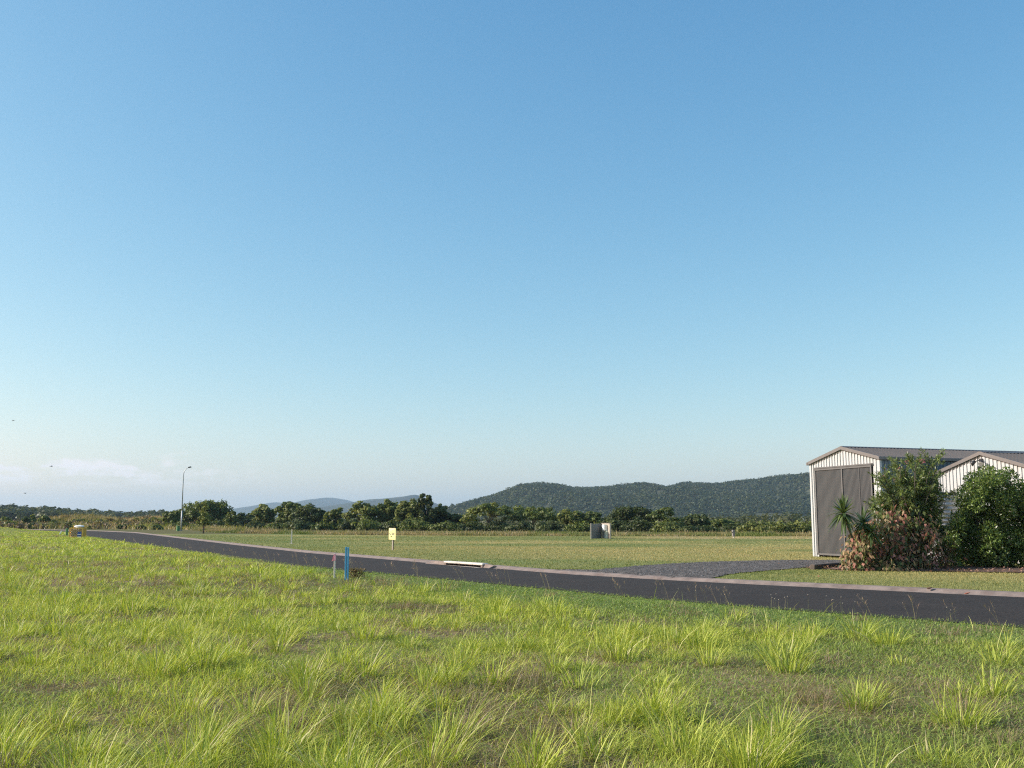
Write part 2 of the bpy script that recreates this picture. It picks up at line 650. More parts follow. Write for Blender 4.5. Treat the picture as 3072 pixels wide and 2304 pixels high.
k = sstep(22, 60, GY)[..., None]
C = C * (1 - k) + k * (far_c * (1 - 0.5 * sstep(0.45, 0.65, nA)) + 0.5 * sstep(0.45, 0.65, nA) * dead_c)
# mown field beyond the road
fb = fbm(GX * 0.05, GY * 0.16, 31, 4)[..., None]
Fc = field_c * (1 - sstep(0.42, 0.62, fb)) + green_c * sstep(0.42, 0.62, fb)
kk = (sstep(13, 2, b))[..., None]
Fc = Fc * (1 - 0.7 * kk) + green_c * 0.7 * kk
sx_, sy_ = GX / np.maximum(GY, 1), GY
dry = sstep(0.09, 0.2, sx_) * sstep(80, 88, GY) * sstep(112, 100, GY)
Fc = Fc * (1 - 0.85 * dry[..., None]) + dry_c * 0.85 * dry[..., None]
on = sstep(0.0, 0.3, b)[..., None]
C = C * (1 - on) + Fc * on
edge = (sstep(0.1, 0.35, b) * sstep(1.0, 0.5, b) * sstep(0.3, 0.6, fbm(GX * 0.8, GY * 0.8, 77, 2)))[..., None]
C = C * (1 - 0.6 * edge) + dry_c * 0.6 * edge
wild = sstep(108, 118, GY)[..., None] * on
C = C * (1 - wild) + np.array([0.12, 0.115, 0.05]) * wild
ny, nx = GX.shape
idx = np.arange(nx * ny).reshape(ny, nx)
Q = np.stack([idx[:-1, :-1], idx[:-1, 1:], idx[1:, 1:], idx[1:, :-1]], -1).reshape(-1, 4)
o = mesh_obj("ground", np.stack([GX, GY, GZ], -1).reshape(-1, 3), Q=Q, mat=M_ground, col=C.reshape(-1, 3), smooth=True)
tag(o, "grassy ground reaching to the horizon", "ground", kind="structure")

# ------------------------------------------------------------------ road and kerb
n = len(NE)
tt = np.linspace(0, 1, n)
# match near and far edges by nearest station
far_m = np.array([FE[np.argmin(np.hypot(FE[:, 0] - p[0], FE[:, 1] - p[1]) )] for p in NE])
for _ in range(10):
    far_m[1:-1] = (far_m[:-2] + 2 * far_m[1:-1] + far_m[2:]) / 4
rows = []
NR = 7
for j in range(NR):
    k = j / (NR - 1)
    p = NE * (1 - k) + far_m * k
    # carry the asphalt 0.3 m under the grass at the near edge
    if j == 0:
        p = p + (NE - far_m) / np.linalg.norm(NE - far_m, axis=1)[:, None] * 0.35
    if j == NR - 1:
        p = p + (far_m - NE) / np.linalg.norm(NE - far_m, axis=1)[:, None] * 0.05
    z = 0.012 + 0.05 * math.sin(math.pi * k)
    rows.append(np.column_stack([p, np.full(n, z)]))
V = np.stack(rows, 1).reshape(-1, 3)
idx = np.arange(n * NR).reshape(n, NR)
Q = np.stack([idx[:-1, :-1], idx[1:, :-1], idx[1:, 1:], idx[:-1, 1:]], -1).reshape(-1, 4)
o = mesh_obj("road", V, Q=Q[:, ::-1], mat=M_asphalt, smooth=True)
tag(o, "narrow dark asphalt road crossing behind the grass", "road", kind="structure")


def offset_poly(p, d):
    t = np.gradient(p, axis=0)
    t /= np.linalg.norm(t, axis=1)[:, None]
    nrm = np.stack([-t[:, 1], t[:, 0]], 1)
    if nrm[len(nrm) // 2, 0] < 0:
        nrm = -nrm
    return p + nrm * d


# kerb: a low rollover profile, broken at the drain and by two slots at the drive
FEd = smooth_poly(FAR, 900)
arc = np.concatenate([[0], np.cumsum(np.linalg.norm(np.diff(FEd, axis=0), axis=1))])


def station(pt):
    return arc[np.argmin(np.hypot(FEd[:, 0] - pt[0], FEd[:, 1] - pt[1]))]


drainA, drainB = G(1331, 1695, 0.02), G(1446, 1703, 0.02)
sA, sB = station(drainA), station(drainB)
slot1, slot2 = station(G(1940, 1733)), station(G(2030, 1740))
prof = [(-0.02, 0.016), (0.08, 0.03), (0.17, 0.072), (0.26, 0.095), (0.38, 0.104), (0.40, 0.095), (0.40, -0.1)]
V, Q = [], []
prev = None
kb = MB()
for i in range(len(FEd)):
    s = arc[i]
    dip = 1.0
    rows_ = []
    for d, z in prof:
        zz = z
        for sl in (slot1, slot2):
            if abs(s - sl) < 0.09:
                zz = min(z, 0.07)
        rows_.append((d, zz))
    V.append(rows_)
offs = {}
for d, _ in prof:
    offs[d] = offset_poly(FEd, d)
VV = np.array([[(*offs[prof[j][0]][i], V[i][j][1]) for j in range(len(prof))] for i in range(len(FEd))])
keep = [not (min(sA, sB) < (arc[i] + arc[i + 1]) / 2 < max(sA, sB)) for i in range(len(FEd) - 1)]
m = len(prof)
Q = []
for i in range(len(FEd) - 1):
    if keep[i]:
        for j in range(m - 1):
            Q.append((i * m + j, i * m + j + 1, (i + 1) * m + j + 1, (i + 1) * m + j))
o = mesh_obj("kerb", VV.reshape(-1, 3), Q=np.array(Q)[:, ::-1], mat=M_kerb)
tag(o, "low pinkish concrete kerb along the far side of the road", "kerb", kind="structure")

# gravel drive
dr = [(1.25, 32.9), (2.64, 32.4), (4.42, 35.3), (5.97, 37.3), (7.72, 39.0), (9.8, 40.2), (11.79, 40.8), (14.3, 40.5), (16.2, 40.2), (16.5, 37.6),
      (13.2, 37.4), (11.4, 36.0), (10.0, 34.4), (9.0, 33.2), (7.9, 32.0), (6.6, 30.3), (5.65, 28.25)]
fe_in = offset_poly(FEd, 0.5)
mid = fe_in[(fe_in[:, 0] > 1.4) & (fe_in[:, 0] < 5.5)]
mid = mid[np.argsort(-mid[:, 0])]
poly = np.array(dr + [tuple(q) for q in mid[::12]])
# fine outline with ragged edge
dense = []
for i in range(len(poly)):
    p, q = poly[i], poly[(i + 1) % len(poly)]
    k = max(1, int(np.linalg.norm(q - p) / 0.18))
    for j in range(k):
        dense.append(p + (q - p) * j / k)
dense = np.array(dense)
jit = (rng.random((len(dense), 2)) - 0.5) * 0.16
jit[df(dense[:, 0], dense[:, 1]) < 0.8] *= 0.1
dense = dense + jit
bm = bmesh.new()
vs = [bm.verts.new((x, y, 0)) for x, y in dense]
bm.faces.new(vs)
bmesh.ops.triangulate(bm, faces=bm.faces)
for _ in range(3):
    es = [e for e in bm.edges if e.calc_length() > 0.8]
    if es:
        bmesh.ops.subdivide_edges(bm, edges=es, cuts=1)
        bmesh.ops.triangulate(bm, faces=bm.faces)
for v in bm.verts:
    v.co.z = float(gz(v.co.x, v.co.y)) + 0.022
bmesh.ops.recalc_face_normals(bm, faces=bm.faces)
me = bpy.data.meshes.new("driveway")
bm.to_mesh(me)
bm.free()
me.materials.append(M_gravel)
o = bpy.data.objects.new("driveway", me)
COL.objects.link(o)
tag(o, "dark grey gravel drive from the road to the shed door", "driveway", kind="structure")


def in_poly(X, Y, pl):
    ins = np.zeros(X.shape, bool)
    j = len(pl) - 1
    for i in range(len(pl)):
        xi, yi = pl[i]
        xj, yj = pl[j]
        c = ((yi > Y) != (yj > Y)) & (X < (xj - xi) * (Y - yi) / (yj - yi + 1e-12) + xi)
        ins ^= c
        j = i
    return ins


# loose stones on the drive
ns = 2600
sxy = np.column_stack([rng.uniform(1, 16.5, ns * 3), rng.uniform(28, 41, ns * 3)])
sxy = sxy[in_poly(sxy[:, 0], sxy[:, 1], dense)][:ns]
V, T, cc = [], [], []
for (x, y) in sxy:
    r = rng.uniform(0.012, 0.035) * (1.6 if rng.random() < 0.06 else 1)
    z = float(gz(x, y)) + 0.022
    b0 = len(V)
    for q in range(4):
        a_ = q * 1.57 + rng.random()
        V.append((x + r * math.cos(a_), y + r * math.sin(a_), z - 0.002))
    V.append((x + r * 0.2, y, z + r * rng.uniform(0.5, 0.9)))
    for q in range(4):
        T.append((b0 + q, b0 + (q + 1) % 4, b0 + 4))
    g_ = rng.uniform(0.05, 0.26)
    cc += [(g_, g_ * 0.98, g_ * 0.98)] * 5
o = mesh_obj("loose_gravel", V, T=T, mat=M_lawn, col=np.array(cc))
tag(o, "loose stones scattered over the gravel drive", "gravel", kind="stuff")

# ------------------------------------------------------------------ grass blades


def blades(base, h, w, ang_, lean, col, segs=2, tipcol=None, tipk=0.35):
    """arrays of blades -> V, Q, T, colours"""
    n = len(base)
    face = ang_ + math.pi / 2 + rng.normal(0, 0.5, n)
    side = np.stack([np.cos(face), np.sin(face), np.zeros(n)], 1)
    out = np.stack([np.cos(ang_), np.sin(ang_), np.zeros(n)], 1)
    nv = 2 * segs + 1
    V = np.empty((n, nv, 3), np.float32)
    Cc = np.empty((n, nv, 3), np.float32)
    if tipcol is None:
        tipcol = col * np.array([1.25, 1.1, 0.9])
    for i in range(segs + 1):
        t = i / segs
        z = h * t * (1 - 0.42 * np.clip(lean, 0, 1.6) * t)
        d = lean * h * t**1.35
        c = base + out * d[:, None]
        c[:, 2] += z
        cl_ = col * (1 - tipk * t) + tipcol * tipk * t
        if i < segs:
            ww = (w * (1 - 0.75 * t**1.4))[:, None] * 0.5
            V[:, 2 * i] = c - side * ww
            V[:, 2 * i + 1] = c + side * ww
            Cc[:, 2 * i] = cl_
            Cc[:, 2 * i + 1] = cl_
        else:
            V[:, nv - 1] = c
            Cc[:, nv - 1] = cl_
    off = (np.arange(n) * nv)[:, None]
    Qs = [off + np.array([[2 * i, 2 * i + 1, 2 * i + 3, 2 * i + 2]]) for i in range(segs - 1)]
    Q = np.concatenate(Qs) if Qs else np.zeros((0, 4), int)
    T = off + np.array([[nv - 3, nv - 2, nv - 1]])
    return V.reshape(-1, 3), Q, T, Cc.reshape(-1, 3)


class Batch:
    def __init__(s):
        s.V, s.Q, s.T, s.C, s.n = [], [], [], [], 0

    def add(s, V, Q, T, C):
        s.V.append(V)
        if Q is not None and len(Q):
            s.Q.append(Q + s.n)
        if T is not None and len(T):
            s.T.append(T + s.n)
        s.C.append(C)
        s.n += len(V)

    def build(s, name, mat, parent=None):
        return mesh_obj(name, np.concatenate(s.V), np.concatenate(s.Q) if s.Q else None,
                        np.concatenate(s.T) if s.T else None, mat, np.concatenate(s.C), parent)


def colours(n, a, b, spread=0.15):
    t = rng.random((n, 1))
    c = np.array(a) * (1 - t) + np.array(b) * t
    return np.clip(c * (1 + rng.normal(0, spread, (n, 1))), 0.005, 0.95)


GB = Batch()
GRN_A, GRN_B = (0.14, 0.22, 0.05), (0.31, 0.4, 0.105)       # low turf
YEL_A, YEL_B = (0.28, 0.36, 0.05), (0.54, 0.58, 0.115)     # tussock grass
DRY_A, DRY_B = (0.26, 0.20, 0.11), (0.42, 0.35, 0.19)      # dead straw


def tuftiness(X, Y):
    px = X / np.maximum(Y, 1) * F + 1536
    t = fbm(X * 0.42, Y * 0.42, 41, 3)
    lim = 0.395 + 0.07 * sstep(1700, 2700, px) - 0.03 * sstep(900, 200, px)
    k = sstep(lim - 0.07, lim + 0.1, t)
    verge = sstep(2.6, 5.5, dn(X, Y) + 3.5 * sstep(1300, 500, px) + 1.2 * (fbm(X * 0.3, Y * 0.3, 43, 2) - 0.5))
    return k * verge


def deadness(X, Y):
    a1 = sstep(0.49, 0.60, fbm(X * 0.6 + 9, Y * 0.6, 61, 4))
    a2 = sstep(0.5, 0.62, fbm(X * 0.13 + 3, Y * 0.2, 62, 4)) * sstep(12, 28, Y)
    return np.clip(np.maximum(a1, a2), 0, 1)


rings = [(3.2, 8, 2100, 0.0055), (8, 14, 1350, 0.0075), (14, 25, 720, 0.011), (25, 50, 170, 0.017), (50, 135, 42, 0.038)]
for (y0, y1, dens, w0) in rings:
    wid0 = y1 * 0.56 + 3.5
    nn = int(dens * (y1 - y0) * (wid0 * 2))
    Y = rng.uniform(y0, y1, nn)
    X = rng.uniform(-wid0, wid0, nn)
    ok = (np.abs(X) < Y * 0.54 + 3.0) & (dn(X, Y) > 0.02)
    X, Y = X[ok], Y[ok]
    tf, dd = tuftiness(X, Y), deadness(X, Y)
    ok = rng.random(len(X)) > 0.4 * dd * (1 - 0.75 * sstep(1900, 2400, X / Y * F + 1536)) * sstep(1.5, 5, dn(X, Y))
    X, Y, tf, dd = X[ok], Y[ok], tf[ok], dd[ok]
    nn = len(X)
    px = X / Y * F + 1536
    verge = sstep(4.5, 1.5, dn(X, Y)) * sstep(600, 1400, px)
    gr = colours(nn, GRN_A, GRN_B)
    ye = colours(nn, YEL_A, YEL_B)
    dr_ = colours(nn, DRY_A, DRY_B)
    left = sstep(2300, 900, px)
    mixk = np.clip(0.22 + 0.7 * tf + 0.35 * left - 0.9 * verge, 0, 1)[:, None]
    col = gr * (1 - mixk) + ye * mixk
    dd = dd * (1 - 0.8 * verge) * (1 - 0.6 * sstep(1900, 2400, px))
    isdry = rng.random(nn) < (0.09 * (1 - 0.6 * verge) + 0.5 * dd)
    col[isdry] = dr_[isdry]
    h = rng.uniform(0.045, 0.11, nn) * (1 + 0.6 * tf) * (1 + 0.25 * (y0 > 20))
    h = h * (1 - 0.3 * verge)
    h[isdry] *= 0.8
    a_ = rng.uniform(0, 2 * math.pi, nn)
    lean = np.abs(rng.normal(0.85, 0.5, nn)) + 0.5 * dd + 0.6 * (1 - tf) * rng.random(nn)
    z = gz(X, Y) - 0.006
    w = w0 * rng.uniform(0.7, 1.4, nn)
    GB.add(*blades(np.column_stack([X, Y, z]), h, w, a_, lean, col, 2))

# tussocks
tcount = 0
for (y0, y1, per, bl, w0, sc) in [(3.4, 9, 4.2, 115, 0.0075, 1.02), (9, 16, 3.0, 80, 0.0095, 1.02), (16, 30, 2.0, 46, 0.013, 1.05), (30, 60, 0.7, 22, 0.026, 1.1), (60, 120, 0.16, 14, 0.05, 1.2)]:
    wid0 = y1 * 0.56 + 3.5
    nn = int(per * (y1 - y0) * wid0 * 2)
    Y = rng.uniform(y0, y1, nn)
    X = rng.uniform(-wid0, wid0, nn)
    ok = (np.abs(X) < Y * 0.55 + 3.0) & (dn(X, Y) > 0.5)
    X, Y = X[ok], Y[ok]
    ok = rng.random(len(X)) < np.clip(tuftiness(X, Y) * 1.1 + 0.14 * (dn(X, Y) > 3), 0, 1)
    X, Y = X[ok], Y[ok]
    nt_ = len(X)
    tcount += nt_
    rad = rng.uniform(0.05, 0.25, nt_) * sc
    length = (0.14 + 0.30 * rng.random(nt_) ** 1.2) * sc * (0.75 + 1.1 * (rad / sc))
    cnt = np.maximum(6, (bl * rng.uniform(0.6, 1.4, nt_) * (rad / 0.16)).astype(int))
    rep = np.repeat(np.arange(nt_), cnt)
    m_ = len(rep)
    th = rng.uniform(0, 2 * math.pi, m_)
    rr = np.sqrt(rng.random(m_)) * rad[rep]
    bx, by = X[rep] + rr * np.cos(th), Y[rep] + rr * np.sin(th)
    ln = length[rep] * rng.uniform(0.35, 1.25, m_)
    # outward lean grows with distance from the heart, with a common lean to the right
    ox = np.cos(th) * (0.3 + rr / rad[rep]) + 0.10 + rng.normal(0, 0.38, m_)
    oy = np.sin(th) * (0.3 + rr / rad[rep]) + rng.normal(0, 0.38, m_)
    a_ = np.arctan2(oy, ox)
    lean = np.clip(0.1 + 0.62 * np.hypot(ox, oy), 0, 1.5) * rng.uniform(0.6, 1.2, m_)
    tint = rng.random(nt_)[rep][:, None]
    col = colours(m_, YEL_A, YEL_B, 0.14) * (0.62 + 0.38 * tint) * np.array([1, 1, 1]) + (1 - tint) * 0.38 * colours(m_, GRN_A, GRN_B, 0.1)
    isdry = rng.random(m_) < 0.09
    col[isdry] = colours(int(isdry.sum()), (0.45, 0.4, 0.2), (0.6, 0.55, 0.34))
    z = gz(bx, by) - 0.01
    GB.add(*blades(np.column_stack([bx, by, z]), ln, w0 * rng.uniform(0.7, 1.35, m_), a_, lean, col, 4 if y0 < 10 else 3))

# brown seeding tufts and dead stalks in the bare patches
for (y0, y1, per, bl, w0, sc) in [(3.4, 10, 5.0, 70, 0.004, 1.0), (10, 20, 3.2, 46, 0.006, 1.0), (20, 45, 1.4, 30, 0.012, 1.1), (45, 100, 0.3, 20, 0.03, 1.2)]:
    wid0 = y1 * 0.56 + 3.0
    nn = int(per * (y1 - y0) * wid0 * 2)
    Y = rng.uniform(y0, y1, nn)
    X = rng.uniform(-wid0, wid0, nn)
    ok = (np.abs(X) < Y * 0.55 + 2.0) & (dn(X, Y) > 1.6)
    X, Y = X[ok], Y[ok]
    ok = rng.random(len(X)) < 0.05 + 0.75 * deadness(X, Y)
    X, Y = X[ok], Y[ok]
    cnt = np.maximum(5, (bl * rng.uniform(0.5, 1.4, len(X))).astype(int))
    rep = np.repeat(np.arange(len(X)), cnt)
    m_ = len(rep)
    bx, by = X[rep] + rng.normal(0, 0.13, m_), Y[rep] + rng.normal(0, 0.13, m_)
    tn = rng.random(len(X))[rep][:, None]
    col = colours(m_, (0.19, 0.135, 0.1), (0.34, 0.25, 0.19), 0.15) * tn + (1 - tn) * colours(m_, (0.2, 0.18, 0.08), (0.36, 0.31, 0.16), 0.15)
    GB.add(*blades(np.column_stack([bx, by, gz(bx, by)]), rng.uniform(0.08, 0.24, m_) * sc, w0 * rng.uniform(0.6, 1.3, m_), rng.uniform(0, 6.3, m_),
                   rng.uniform(0.2, 1.3, m_), col, 2))

# single long blades and flowering stems standing above the rest
nn = 1500
Y = rng.uniform(4, 22, nn)
X = rng.uniform(-14, 14, nn)
ok = (np.abs(X) < Y * 0.55 + 1) & (dn(X, Y) > 1.0) & (rng.random(nn) < 0.12 + 0.8 * tuftiness(X, Y))
X, Y = X[ok], Y[ok]
nn = len(X)
GB.add(*blades(np.column_stack([X, Y, gz(X, Y)]), rng.uniform(0.3, 0.58, nn), 0.0045 + 0.00035 * Y, rng.normal(0.2, 1.0, nn),
               rng.uniform(0.15, 0.9, nn), colours(nn, (0.4, 0.47, 0.1), (0.55, 0.52, 0.24)), 4))
# straw lying flat between the tussocks
nn = 6000
Y = rng.uniform(3.5, 16, nn)
X = rng.uniform(-12, 12, nn)
ok = (np.abs(X) < Y * 0.55 + 1) & (dn(X, Y) > 1.0) & (rng.random(nn) < 0.15 + 0.85 * deadness(X, Y))
X, Y = X[ok], Y[ok]
nn = len(X)
GB.add(*blades(np.column_stack([X, Y, gz(X, Y) + 0.02]), rng.uniform(0.05, 0.09, nn), rng.uniform(0.003, 0.007, nn), rng.uniform(0, 6.3, nn),
               rng.uniform(1.5, 3.0, nn), colours(nn, (0.33, 0.26, 0.15), (0.55, 0.48, 0.33)), 2))
o = GB.build("rough_grass", M_grass)
tag(o, "rough yellow green tussocky grass covering the near side of the road", "grass", kind="stuff")

# mown turf beyond the road
LB = Batch()
for (y0, y1, x0, x1, dens, w0, hh) in [(16, 34, -2, 26, 330, 0.016, 0.055), (30, 60, -16, 22, 85, 0.03, 0.06), (60, 104, -34, 30, 24, 0.05, 0.065)]:
    nn = int(dens * (y1 - y0) * (x1 - x0))
    Y = rng.uniform(y0, y1, nn)
    X = rng.uniform(x0, x1, nn)
    ok = (df(X, Y) > 0.5) & (np.abs(X) < Y * 0.56 + 2) & ~in_poly(X, Y, dense)
    X, Y = X[ok], Y[ok]
    nn = len(X)
    f_ = sstep(0.42, 0.62, fbm(X * 0.05, Y * 0.16, 31, 4))
    f_ = np.clip(f_ + 0.8 * sstep(9, 1, df(X, Y)), 0, 1)[:, None]
    col = colours(nn, (0.28, 0.265, 0.11), (0.44, 0.38, 0.18)) * (1 - f_) + colours(nn, (0.15, 0.19, 0.06), (0.26, 0.275, 0.105)) * f_
    h = hh * rng.uniform(0.5, 1.2, nn) * (1 + 0.7 * (df(X, Y) < 0.9) * rng.random(nn))
    LB.add(*blades(np.column_stack([X, Y, gz(X, Y) - 0.004]), h, w0 * rng.uniform(0.6, 1.3, nn), rng.uniform(0, 6.3, nn),
                   np.abs(rng.normal(0.7, 0.4, nn)), col, 1))
o = LB.build("mown_grass", M_lawn)
tag(o, "short mown grass of the field and verge beyond the road", "grass", kind="stuff")

# dry seeding grass fringe at the back of the field
FB = Batch()
edge_pts = np.array([G(575, 1590, 0.05), G(640, 1599, 0.05), G(900, 1604, 0.05), G(1300, 1607, 0.05), G(1750, 1609, 0.05), G(2200, 1610, 0.05), G(2440, 1609, 0.05), G(2620, 1609, 0.05)])
nn = 26000
t = rng.uniform(0, 1, nn)
ed = smooth_poly(edge_pts, 300)
ii = (t * (len(ed) - 2)).astype(int)
p = ed[ii] + (ed[ii + 1] - ed[ii]) * rng.random((nn, 1))
back = rng.exponential(3.0, nn)
X = p[:, 0] + rng.normal(0, 0.3, nn)
Y = p[:, 1] + back + 0.5 * (fbm(p[:, 0] * 0.8, p[:, 0] * 0.1, 8, 2) - 0.5)
hmod = 0.2 + 0.62 * fbm(X * 0.25, Y * 0.25, 19, 3)
tan = sstep(0.4, 0.62, fbm(X * 0.2, Y * 0.2, 90, 3))[:, None]
col = colours(nn, (0.24, 0.2, 0.11), (0.36, 0.29, 0.17)) * tan + colours(nn, (0.09, 0.125, 0.03), (0.17, 0.2, 0.055)) * (1 - tan)
FB.add(*blades(np.column_stack([X, Y, gz(X, Y)]), hmod * rng.uniform(0.6, 1.25, nn) * (0.6 + 0.4 * sstep(0, 3, back)), rng.uniform(0.03, 0.07, nn),
               rng.uniform(0, 6.3, nn), rng.uniform(0.1, 0.8, nn), col, 2))
o = FB.build("dry_grass", M_grass)
tag(o, "fringe of dry uncut grass along the back of the mown field", "grass", kind="stuff")

# tall grass on the banks at the left
TB = Batch()


def bank(nn, cx, cy, sx, sy, hh, ca, cb, w=0.09):
    X = cx + rng.normal(0, sx, nn)
    Y = cy + rng.normal(0, sy, nn)
    ok = df(X, Y) > 1.5
    X, Y = X[ok], Y[ok]
    m_ = len(X)
    q = fbm(X * 0.18, Y * 0.18, 55, 3)
    c = colours(m_, ca, cb, 0.2)
    top = sstep(0.45, 0.6, q)[:, None]
    c = c * (1 - top) + top * colours(m_, (0.36, 0.27, 0.17), (0.46, 0.35, 0.22))
    TB.add(*blades(np.column_stack([X, Y, gz(X, Y)]), hh * rng.uniform(0.5, 1.2, m_), w * rng.uniform(0.6, 1.3, m_), rng.uniform(0, 6.3, m_),
                   rng.uniform(0.1, 0.7, m_), c, 2))


bank(13000, -63, 182, 8.5, 7, 1.1, (0.18, 0.23, 0.04), (0.33, 0.34, 0.08))
bank(8000, -83, 192, 8, 7, 1.3, (0.17, 0.17, 0.06), (0.3, 0.24, 0.11))
bank(6000, -74, 186, 9, 6, 0.9, (0.17, 0.2, 0.05), (0.3, 0.29, 0.09))
bank(5000, -99, 176, 6, 7, 0.9, (0.2, 0.19, 0.07), (0.33, 0.27, 0.13))
bank(5000, -44, 168, 10, 6, 0.8, (0.2, 0.22, 0.05), (0.36, 0.32, 0.12))
o = TB.build("tall_grass", M_grass)
tag(o, "tall rank grass on the low banks where the road ends", "grass", kind="stuff")

# seeding stems and small flower heads along the near edge of the road
SB = Batch()
stem_x = [330, 420, 440, 455, 540, 590, 600, 640, 660, 690, 720, 740, 775, 800, 830, 860, 900, 910, 940, 948, 982, 990, 1060, 1075, 1085, 1095,
          1190, 1200, 1255, 1262, 1270, 1390, 1400, 1480, 1500, 1510, 1535, 1640, 1650, 1840, 1850, 1858, 1985, 2000, 2060, 2105, 2130, 2170, 2185, 2570, 2580, 2700, 2705, 2820, 2950]
for sx0 in stem_x:
    for _ in range(2):
        px0 = sx0 + rng.normal(0, 7)
        # walk down the pixel column to the verge
        Ys = np.linspace(10, 110, 800)
        Xs = (px0 - 1536) / F * Ys * 1.009
        dd = dn(Xs, Ys)
        okk = np.where((dd > 0.25) & (dd < 1.6))[0]
        if len(okk) == 0:
            continue
        q = okk[rng.integers(len(okk))]
        X, Y = Xs[q], Ys[q]
        z = float(gz(X, Y))
        hh = rng.uniform(0.38, 0.62) * (0.85 if px0 > 2500 else 1.0)
        a_ = np.array([rng.normal(math.pi, 0.7)])
        ln = np.array([rng.uniform(0.2, 0.6)])
        wv = 0.002 + Y * 0.00011
        col = colours(1, (0.36, 0.33, 0.16), (0.46, 0.38, 0.24))
        SB.add(*blades(np.array([[X, Y, z]]), np.array([hh]), np.array([wv]), a_, ln, col, 4))
        # open panicle of fine branches
        for b_ in range(9):
            t = rng.uniform(0.62, 0.98)
            d = ln[0] * hh * t**1.35
            c0 = np.array([[X + math.cos(a_[0]) * d, Y + math.sin(a_[0]) * d, z + hh * t * (1 - 0.42 * ln[0] * t)]])
            SB.add(*blades(c0, np.array([rng.uniform(0.05, 0.11)]), np.array([wv * 0.9]), np.array([rng.uniform(0, 6.3)]), np.array([rng.uniform(0.5, 1.2)]),
                           colours(1, (0.36, 0.24, 0.17), (0.5, 0.38, 0.28)), 2))
head_px = [2020, 2070, 2145, 2155, 2160, 2290, 2293, 2300, 2305, 2312, 2330, 2338, 2398, 2451, 2466, 2470, 2494, 2498, 2534, 2800, 2812, 3030]
for px0 in head_px:
    Ys = np.linspace(10, 60, 600)
    Xs = (px0 - 1536) / F * Ys * 1.009
    dd = dn(Xs, Ys)
    q = np.where((dd > 0.15) & (dd < 0.8))[0]
    if len(q) == 0:
        continue
    q = q[rng.integers(len(q))]
    X, Y = Xs[q], Ys[q]
    z = float(gz(X, Y))
    hh = rng.uniform(0.2, 0.32)
    SB.add(*blades(np.array([[X, Y, z]]), np.array([hh]), np.array([0.005]), np.array([rng.uniform(0, 6)]), np.array([0.1]), colours(1, (0.3, 0.3, 0.15), (0.4, 0.36, 0.2)), 2))
    c0 = np.array([X + 0.01, Y, z + hh])
    r = 0.011
    oc = np.array([(1, 0, 0), (-1, 0, 0), (0, 1, 0), (0, -1, 0), (0, 0, 1), (0, 0, -1)]) * r + c0
    fT = np.array([(0, 2, 4), (2, 1, 4), (1, 3, 4), (3, 0, 4), (2, 0, 5), (1, 2, 5), (3, 1, 5), (0, 3, 5)])
    SB.add(oc, None, fT, np.tile([[0.45, 0.41, 0.36]], (6, 1)))
o = SB.build("seed_stems", M_grass)
tag(o, "thin seeding stems and small flower heads along the near edge of the road", "weeds", kind="stuff")

# ------------------------------------------------------------------ foliage tools


def unit(v):
    return v / np.maximum(np.linalg.norm(v, axis=-1, keepdims=True), 1e-9)


def cards(c, nrm, size, aspect=0.7):
    """leaf-clump quads with random spin, slightly cupped"""
    n = len(c)
    nrm = unit(nrm)
    a = unit(np.cross(nrm, rng.normal(0, 1, (n, 3))))
    b = np.cross(nrm, a)
    s = size[:, None]
    V = np.empty((n, 4, 3), np.float32)
    V[:, 0] = c - a * s
    V[:, 1] = c - b * s * aspect + nrm * s * 0.18
    V[:, 2] = c + a * s
    V[:, 3] = c + b * s * aspect + nrm * s * 0.18
    Q = (np.arange(n) * 4)[:, None] + np.arange(4)[None]
    return V.reshape(-1, 3), Q


def leaves(base, axis, nrm, L, W, fold=0.15, droop=0.0):
    """pointed leaves growing from base along axis"""
    n = len(base)
    axis = unit(axis)
    side = unit(np.cross(axis, nrm))
    up = np.cross(side, axis)
    L = L[:, None]
    W = W[:, None]
    V = np.empty((n, 4, 3), np.float32)
    V[:, 0] = base
    m_ = base + axis * L * 0.45
    V[:, 1] = m_ + side * W * 0.5 + up * W * fold
    V[:, 2] = base + axis * L - np.array([0, 0, 1]) * L * droop
    V[:, 3] = m_ - side * W * 0.5 + up * W * fold
    Q = (np.arange(n) * 4)[:, None] + np.arange(4)[None]
    return V.reshape(-1, 3), Q


def rand_dirs(n, zmin=-1.0):
    z = rng.uniform(zmin, 1, n)
    a = rng.uniform(0, 2 * math.pi, n)
    r = np.sqrt(1 - z * z)
    return np.stack([r * np.cos(a), r * np.sin(a), z], 1)


def clump_cloud(centers, radii, per, size, flat=0.7, upb=0.5, shell=0.5, ca=(0.04, 0.06, 0.02), cb=(0.09, 0.11, 0.035), cvar=0.22):
    """leaf cards filling clumps; returns V,Q,C"""
    cnt = np.maximum(5, (per * (radii / radii.mean()) ** 2).astype(int))
    rep = np.repeat(np.arange(len(centers)), cnt)
    n = len(rep)
    d = rand_dirs(n)
    rr = radii[rep] * (shell + (1 - shell) * rng.random(n) ** 0.5) * rng.uniform(0.75, 1.15, n)
    c = centers[rep] + d * rr[:, None] * np.array([1, 1, flat])
    nrm = d + np.array([0, 0, upb]) + rng.normal(0, 0.45, (n, 3))
    V, Q = cards(c, nrm, size * rng.uniform(0.6, 1.35, n))
    ct = rng.random(len(centers))[rep][:, None]
    col = np.array(ca) * (1 - ct) + np.array(cb) * ct
    col = np.clip(col * (1 + rng.normal(0, cvar, (n, 1))), 0.008, 0.6)
    return V, Q, np.repeat(col, 4, axis=0)


